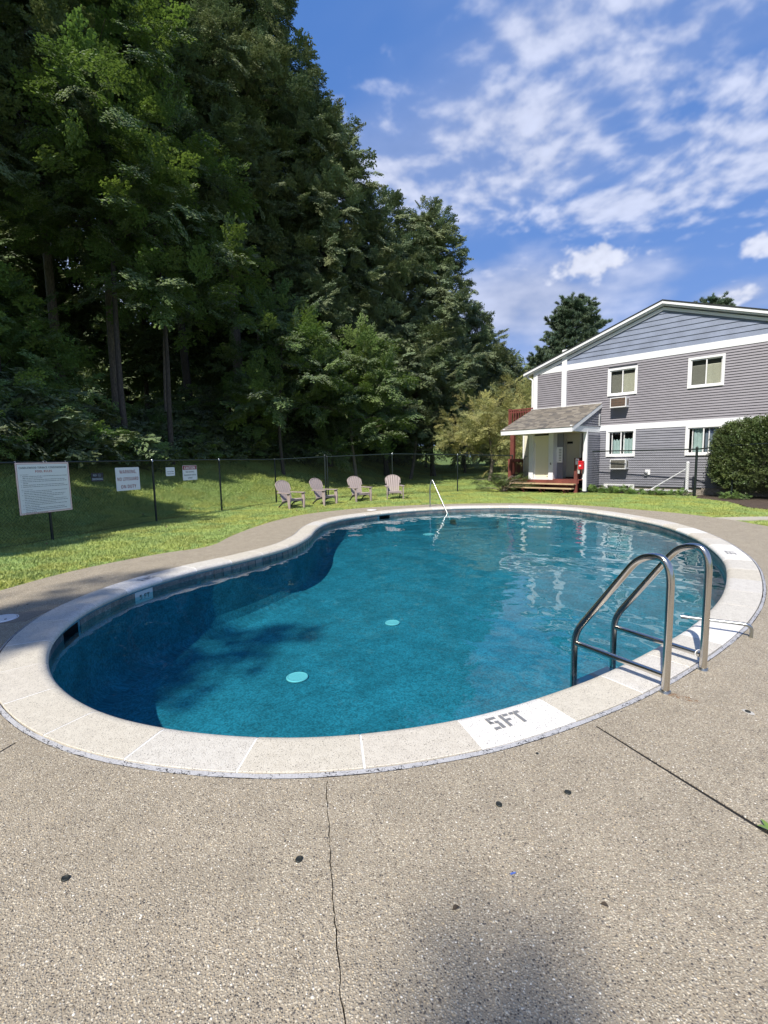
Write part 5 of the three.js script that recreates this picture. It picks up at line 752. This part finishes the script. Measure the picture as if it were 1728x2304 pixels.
// ---------------------------------------------------------------- the pines behind the house
function makePine(label, x, z, h, CR, seed) {
  const R = rng(seed), y0 = landY(x, z), t = thing('pine_tree', label, 'pine tree', [x, y0, z]), limbs = [limbTube([V3(0, 0, 0), V3(0.1, h * 0.4, 0), V3(0, h * 0.75, 0.1), V3(0, h * 0.99, 0)], h * 0.014, 0.03, 9)], list = [];
  for (let i = 0; i < 30; i++) { const f = 0.22 + 0.76 * (i / 30), n = 5 + Math.floor(R() * 2), a0 = R() * 6.28; for (let k = 0; k < n; k++) { const a = a0 + (k / n) * 6.283 + (R() - 0.5) * 0.6, len = CR * Math.pow(1 - f, 0.85) * 1.75 * (0.55 + 0.6 * R()) + 0.25, rise = len * (0.05 + 0.5 * f), o = V3(0, h * f, 0), e = o.clone().add(V3(Math.cos(a) * len, rise, Math.sin(a) * len)); limbs.push(limbTube([o, o.clone().lerp(e, 0.5).add(V3(0, -0.1 * len, 0)), e], 0.045, 0.015, 5)); const m = Math.max(3, Math.round(len * 3.2)); for (let q = 0; q < m; q++) { const u = lerp(0.3, 1, (q + 0.7) / m); for (let w = 0; w < 2; w++) list.push(sprayMatrix(o.clone().lerp(e, u).add(V3((R() - 0.5) * 0.45, -0.08 * len * Math.sin(u * 3.1) + (R() - 0.5) * 0.25, (R() - 0.5) * 0.3)), V3(Math.cos(a + (R() - 0.5) * 1.4), 0.25 + 0.3 * R(), Math.sin(a + (R() - 0.5) * 1.4)), (R() - 0.5) * 0.8, 0.7 + 0.35 * R())); } } }
  for (let i = 0; i < 5; i++) list.push(sprayMatrix(V3((R() - 0.5) * 0.3, h * (0.96 + 0.01 * i), (R() - 0.5) * 0.3), V3(R() - 0.5, 2, R() - 0.5), 0, 0.7));
  mesh('trunk', limbs, M.barkDark, t); sprays('crown', t, SPRAY.needle, M.pine, list, R, 0.25, 0.08);
}
makePine('big dark pine behind the left eave of the house', ...Object.values(px(1284, 41)), 13.9, 3.1, 7);
makePine('pine top showing over the house roof ridge at right', ...Object.values(px(1584, 47)), 15.4, 3.4, 8);
// ---------------------------------------------------------------- small trees and shrubs by the house
makeTree('ornamental_tree', 'small gnarled tree with yellowing leaves left of the porch', 'tree', null, { ...px(1103, 28), h: 4.6, R: 2.5, seed: 31, c0: 0.2, r: 0.12, kinds: SPRAY.fine, leaf: M.yellowish, rise: 0.45, limbs: 12, gap: 0.5, clump: 0.5, fill: 20, per: 9, bark: M.barkGrey, scale: 0.9, tint: 0.3 });
makeTree('ornamental_tree', 'taller yellow-green tree behind the gnarled one and the balcony', 'tree', null, { ...px(1165, 37), h: 6.6, R: 2.6, seed: 32, c0: 0.15, r: 0.12, kinds: SPRAY.fine, leaf: M.yellowish, rise: 0.4, limbs: 12, gap: 0.6, clump: 0.6, fill: 26, per: 11, scale: 1.15, tint: 0.3 });
{
  const R = rng(55), [x, z] = [5.05, -20.1], y = surfY(x, z), t = thing('spreading_shrub', 'low sprawling green shrub beside the porch steps', 'shrub', [x, y, z]), limbs = [], list = [];
  for (let i = 0; i < 16; i++) { const a = R() * 6.283, l = 0.5 + R() * 0.6, e = V3(Math.cos(a) * l * 1.25, 0.15 + R() * 0.6, Math.sin(a) * l * 0.8); limbs.push(limbTube([V3(0, 0, 0), V3(e.x * 0.4, e.y * 0.9, e.z * 0.4), e], 0.022, 0.008, 5)); for (let k = 0; k < 11; k++) { const u = 0.35 + 0.7 * R(); list.push(sprayMatrix(V3(e.x * u, e.y * (0.4 + 0.6 * u) + (R() - 0.5) * 0.15, e.z * u), V3(e.x + (R() - 0.5), 0.2, e.z + (R() - 0.5)), (R() - 0.5), 0.35 + 0.25 * R(), (R() - 0.5) * 0.5)); } }
  mesh('branches', limbs, M.barkGrey, t); sprays('foliage', t, SPRAY.fine, M.yew, list, R, 0.3);
}
{ // clipped yew behind the right fence, longer along the wall than it is deep
  const R = rng(66), O = atHouse(4.62, 0, 0.74), y = surfY(O[0], O[2]), t = thing('clipped_bush', 'big clipped round evergreen bush behind the right-hand fence', 'bush', [O[0], y, O[2]], HT), list = [], limbs = [], cx = 1.54, cy = 1.36, rx = 2.05, ry = 0.97, rz = 0.6;
  limbs.push(limbTube([V3(0, -0.1, 0), V3(-0.03, 0.35, 0), V3(-0.12, 0.8, 0), V3(-0.1, 1.5, 0)], 0.115, 0.06, 9)); for (let i = 0; i < 14; i++) { const a = R() * 6.28; limbs.push(limbTube([V3(-0.08, 0.4 + R() * 0.5, 0), V3(cx * 0.5 + Math.cos(a) * 0.5, 0.9, Math.sin(a) * 0.25), V3(cx + Math.cos(a) * 1.3, cy + (R() - 0.3) * 0.7, Math.sin(a) * 0.45)], 0.04, 0.012, 6)); }
  for (let i = 0; i < 4600; i++) { const u = R() * 2 - 1, a = R() * 6.283, q = Math.sqrt(1 - u * u), d = V3(Math.cos(a) * q, u, Math.sin(a) * q), k = Math.pow(Math.pow(Math.abs(d.x), 4.5) + Math.pow(Math.abs(d.y), 4.5) + Math.pow(Math.abs(d.z), 4.5), -1 / 4.5), f = (R() < 0.82 ? 0.93 + 0.06 * R() : 0.6 + 0.3 * R()) * (1 + 0.03 * perlin.noise(d.x * 4, d.y * 4, d.z * 4)), p = V3(cx + d.x * k * f * rx, cy + d.y * k * f * ry, d.z * k * f * rz); if (p.y < 0.42 + 0.1 * R()) continue; list.push(sprayMatrix(p, V3(d.x + (R() - 0.5) * 0.9, d.y + (R() - 0.2) * 0.8, d.z + (R() - 0.5) * 0.9), R() * 6.28, 0.55 + 0.4 * R())); }
  mesh('trunk', limbs, M.barkDark, t); sprays('crown', t, SPRAY.tight, M.yew, list, R, 0.3, 0.1);
}
// ---------------------------------------------------------------- beds, weeds and the grass itself
{
  const bed = []; const B = [[10.15, -15.35], [10.28, -14.3], [10.1, -13.42], [9.69, -12.51], [9.95, -11.9], [14, -11.2], [15, -16], [12.2, -16.6], [10.9, -16.4]];
  const g = slab(B.map(([x, z]) => [x + 0.06 * perlin.noise(x * 3, 1, z * 3), z]), [], 0.006, 0.05); tag(mesh('mulch_bed', g, M.soil), 'brown mulch bed under the clipped bush', null, null, 'structure');
  const R = rng(12), list = [];
  for (let i = 0; i < 190; i++) { const s = -0.1 + 3.4 * Math.pow(R(), i % 3 ? 2.2 : 1.0), o = 0.76 + 0.25 * R(), p = atHouse(s, 0, o), h = (0.02 + 0.15 * R()) * (s < 1.4 ? 1 : 0.45); list.push(sprayMatrix(V3(p[0], surfY(p[0], p[2]) + h, p[2]), V3(R() - 0.5, 0.2, R() - 0.5), (R() - 0.5), 0.17 + 0.13 * R(), R() * 0.6)); }
  for (let i = 0; i < 26; i++) { const p = [10.9 + (R() - 0.5) * 0.7, 0, -14.7 + (R() - 0.5) * 0.6]; list.push(sprayMatrix(V3(p[0], surfY(p[0], p[2]) + 0.04 + 0.12 * R(), p[2]), V3(R() - 0.5, 0.3, R() - 0.5), 0, 0.22)); }
  const u = thing('ground_cover', 'leafy weeds growing along the foot of the grey house wall', 'weeds', [0, 0, 0]); u.userData.kind = 'stuff';
  sprays('leaves', u, SPRAY.maple, M.shrub, list, R, 0.25);
  const iv = thing('fence_vine', 'small leafy vine climbing the fence post left of the chairs', 'vine', [-5.035, surfY(-5.035, -14.676), -14.676]), il = []; for (let i = 0; i < 16; i++) il.push(sprayMatrix(V3((R() - 0.5) * 0.14, 0.05 + 0.5 * R(), (R() - 0.5) * 0.14), V3(R() - 0.5, 0.6, R() - 0.5), 0, 0.16)); sprays('leaves', iv, SPRAY.fine, M.shrub, il, R);
}
{
  const R = rng(909);
  function patch(seed, size, n, hi) { const Q = rng(seed), b = new MB(); for (let i = 0; i < n; i++) { const x = (Q() - 0.5) * size, z = (Q() - 0.5) * size, a = Q() * 6.283, h = hi * (0.45 + 0.75 * Q()), w = 0.0035 + 0.003 * Q(), lean = h * (0.2 + 0.9 * Q()), la = Q() * 6.283, tx = x + Math.cos(la) * lean, tz = z + Math.sin(la) * lean, mx = x + Math.cos(la) * lean * 0.35, mz = z + Math.sin(la) * lean * 0.35, cx = Math.cos(a) * w, cz = Math.sin(a) * w; b.quad([x - cx, 0, z - cz], [x + cx, 0, z + cz], [mx + cx * 0.8, h * 0.6, mz + cz * 0.8], [mx - cx * 0.8, h * 0.6, mz - cz * 0.8], [0, 0], [1, 0], [1, 1], [0, 1]); b.tri([mx - cx * 0.8, h * 0.6, mz - cz * 0.8], [mx + cx * 0.8, h * 0.6, mz + cz * 0.8], [tx, h, tz]); } return b.geo(); }
  const big = [0, 1, 2].map((k) => patch(500 + k, 0.54, 1150, 0.05)), small = [0, 1].map((k) => patch(520 + k, 0.135, 95, 0.045)), rough = [0, 1].map((k) => patch(540 + k, 1.05, 1500, 0.085));
  const lists = { big: [], small: [], rough: [] };
  const bed = [[10.15, -15.35], [10.28, -14.3], [10.1, -13.42], [9.69, -12.51], [9.95, -11.9], [14, -11.2], [15, -16], [12.2, -16.6], [10.9, -16.4]], path = [[7.45, -10.76], [9.2, -10.72], [14, -10.52], [14, -9.98], [9.2, -10.18], [7.5, -10.2]];
  const inHouse = (x, z) => { const p = V3(x, 0, z).sub(HP).applyAxisAngle(V3(0, 1, 0), -HT); return (p.x > -3.0 && p.x < 8 && p.z < 0.72 && p.z > -10) || (p.x > -3.4 && p.x < -0.2 && p.z > 0 && p.z < 1.35); };
  const bad = (x, z) => onDeck(x, z) || inside(bed, x, z) || inside(path, x, z) || inHouse(x, z);
  const put = (list, x, z, tilt = true) => { const y = surfY(x, z), e = 0.2, n = V3(surfY(x - e, z) - surfY(x + e, z), 2 * e, surfY(x, z - e) - surfY(x, z + e)).normalize(); if (!(hillSide(x, z) > 0.6)) n.set(0, 1, 0); list.push(new THREE.Matrix4().compose(V3(x, y - 0.004, z), new THREE.Quaternion().setFromUnitVectors(V3(0, 1, 0), n).multiply(new THREE.Quaternion().setFromAxisAngle(V3(0, 1, 0), Math.floor(R() * 4) * 1.5708 + 0.2 * R())), V3(1, 0.8 + 0.45 * R(), 1))); };
  const seen = (x, z) => z < -1 && Math.abs(x) < -z * 0.86 + 1.2;
  for (let z = -33; z < -3; z += 0.5) for (let x = -13; x < 14; x += 0.5) {
    if (!seen(x, z)) continue; const hs = hillSide(x, z); if (hs > 1.6 || (z < -21.5)) continue;
    const c = [[-0.27, -0.27], [0.27, -0.27], [-0.27, 0.27], [0.27, 0.27], [0, 0]].map(([a, b]) => bad(x + a, z + b)), k = c.filter(Boolean).length;
    if (!k) put(lists.big, x, z); else if (k < 5) for (let i = -1.5; i < 2; i++) for (let j = -1.5; j < 2; j++) if (!bad(x + i * 0.125, z + j * 0.125)) put(lists.small, x + i * 0.125, z + j * 0.125);
  }
  for (let z = -62; z < -3; z += 1) for (let x = -24; x < 22; x += 1) { if (!seen(x, z)) continue; const hs = hillSide(x, z), lim = z < -20 ? lerp(9.5, 5, smooth(-20, -40, z)) : 9.5; if (hs > lim) continue; if (hs <= 1.1 && z > -21.0) continue; if (inHouse(x, z)) continue; put(lists.rough, x, z); }
  const g = thing('grass', 'bright mown grass on the lawn round the deck and bank', 'grass', [0, 0, 0]); g.userData.kind = 'stuff';
  sprays('blades', g, big, M.grassBlade, lists.big, R, 0.15, 0.12); sprays('blades', g, small, M.grassBlade, lists.small, R, 0.2, 0.14); sprays('blades', g, rough, M.grassBlade, lists.rough, R, 0.16, 0.12);
}

{ // small dry leaves blown on to the lawn and the deck edge
  const R = rng(717), list = [], spots = []; while (spots.length < 70) { const x = -8 + 15 * R(), z = -4 - 15 * R(); if (inside(poolRing(-0.05, 80), x, z)) continue; const deck = onDeck(x, z); if (deck && R() < 0.75) continue; spots.push([x, z, deck]); }
  for (const [x, z, deck] of spots) list.push(new THREE.Matrix4().compose(V3(x, deck ? 0.004 : surfY(x, z) + 0.04, z), new THREE.Quaternion().setFromEuler(new THREE.Euler(R() * 0.5, R() * 6.28, R() * 0.5)), V3(1, 1, 1).multiplyScalar(0.7 + 0.6 * R())));
  const u = thing('leaf_litter', 'scattered small dry leaves on the lawn and deck edge', 'leaves', [0, 0, 0]); u.userData.kind = 'stuff';
  sprays('leaves', u, [leaf(0.06, 0.03, 0.6)], std(rgb(0.16, 0.10, 0.05), 0.9), list, R, 0.35, 0.15);
}
renderer.render(scene, camera);
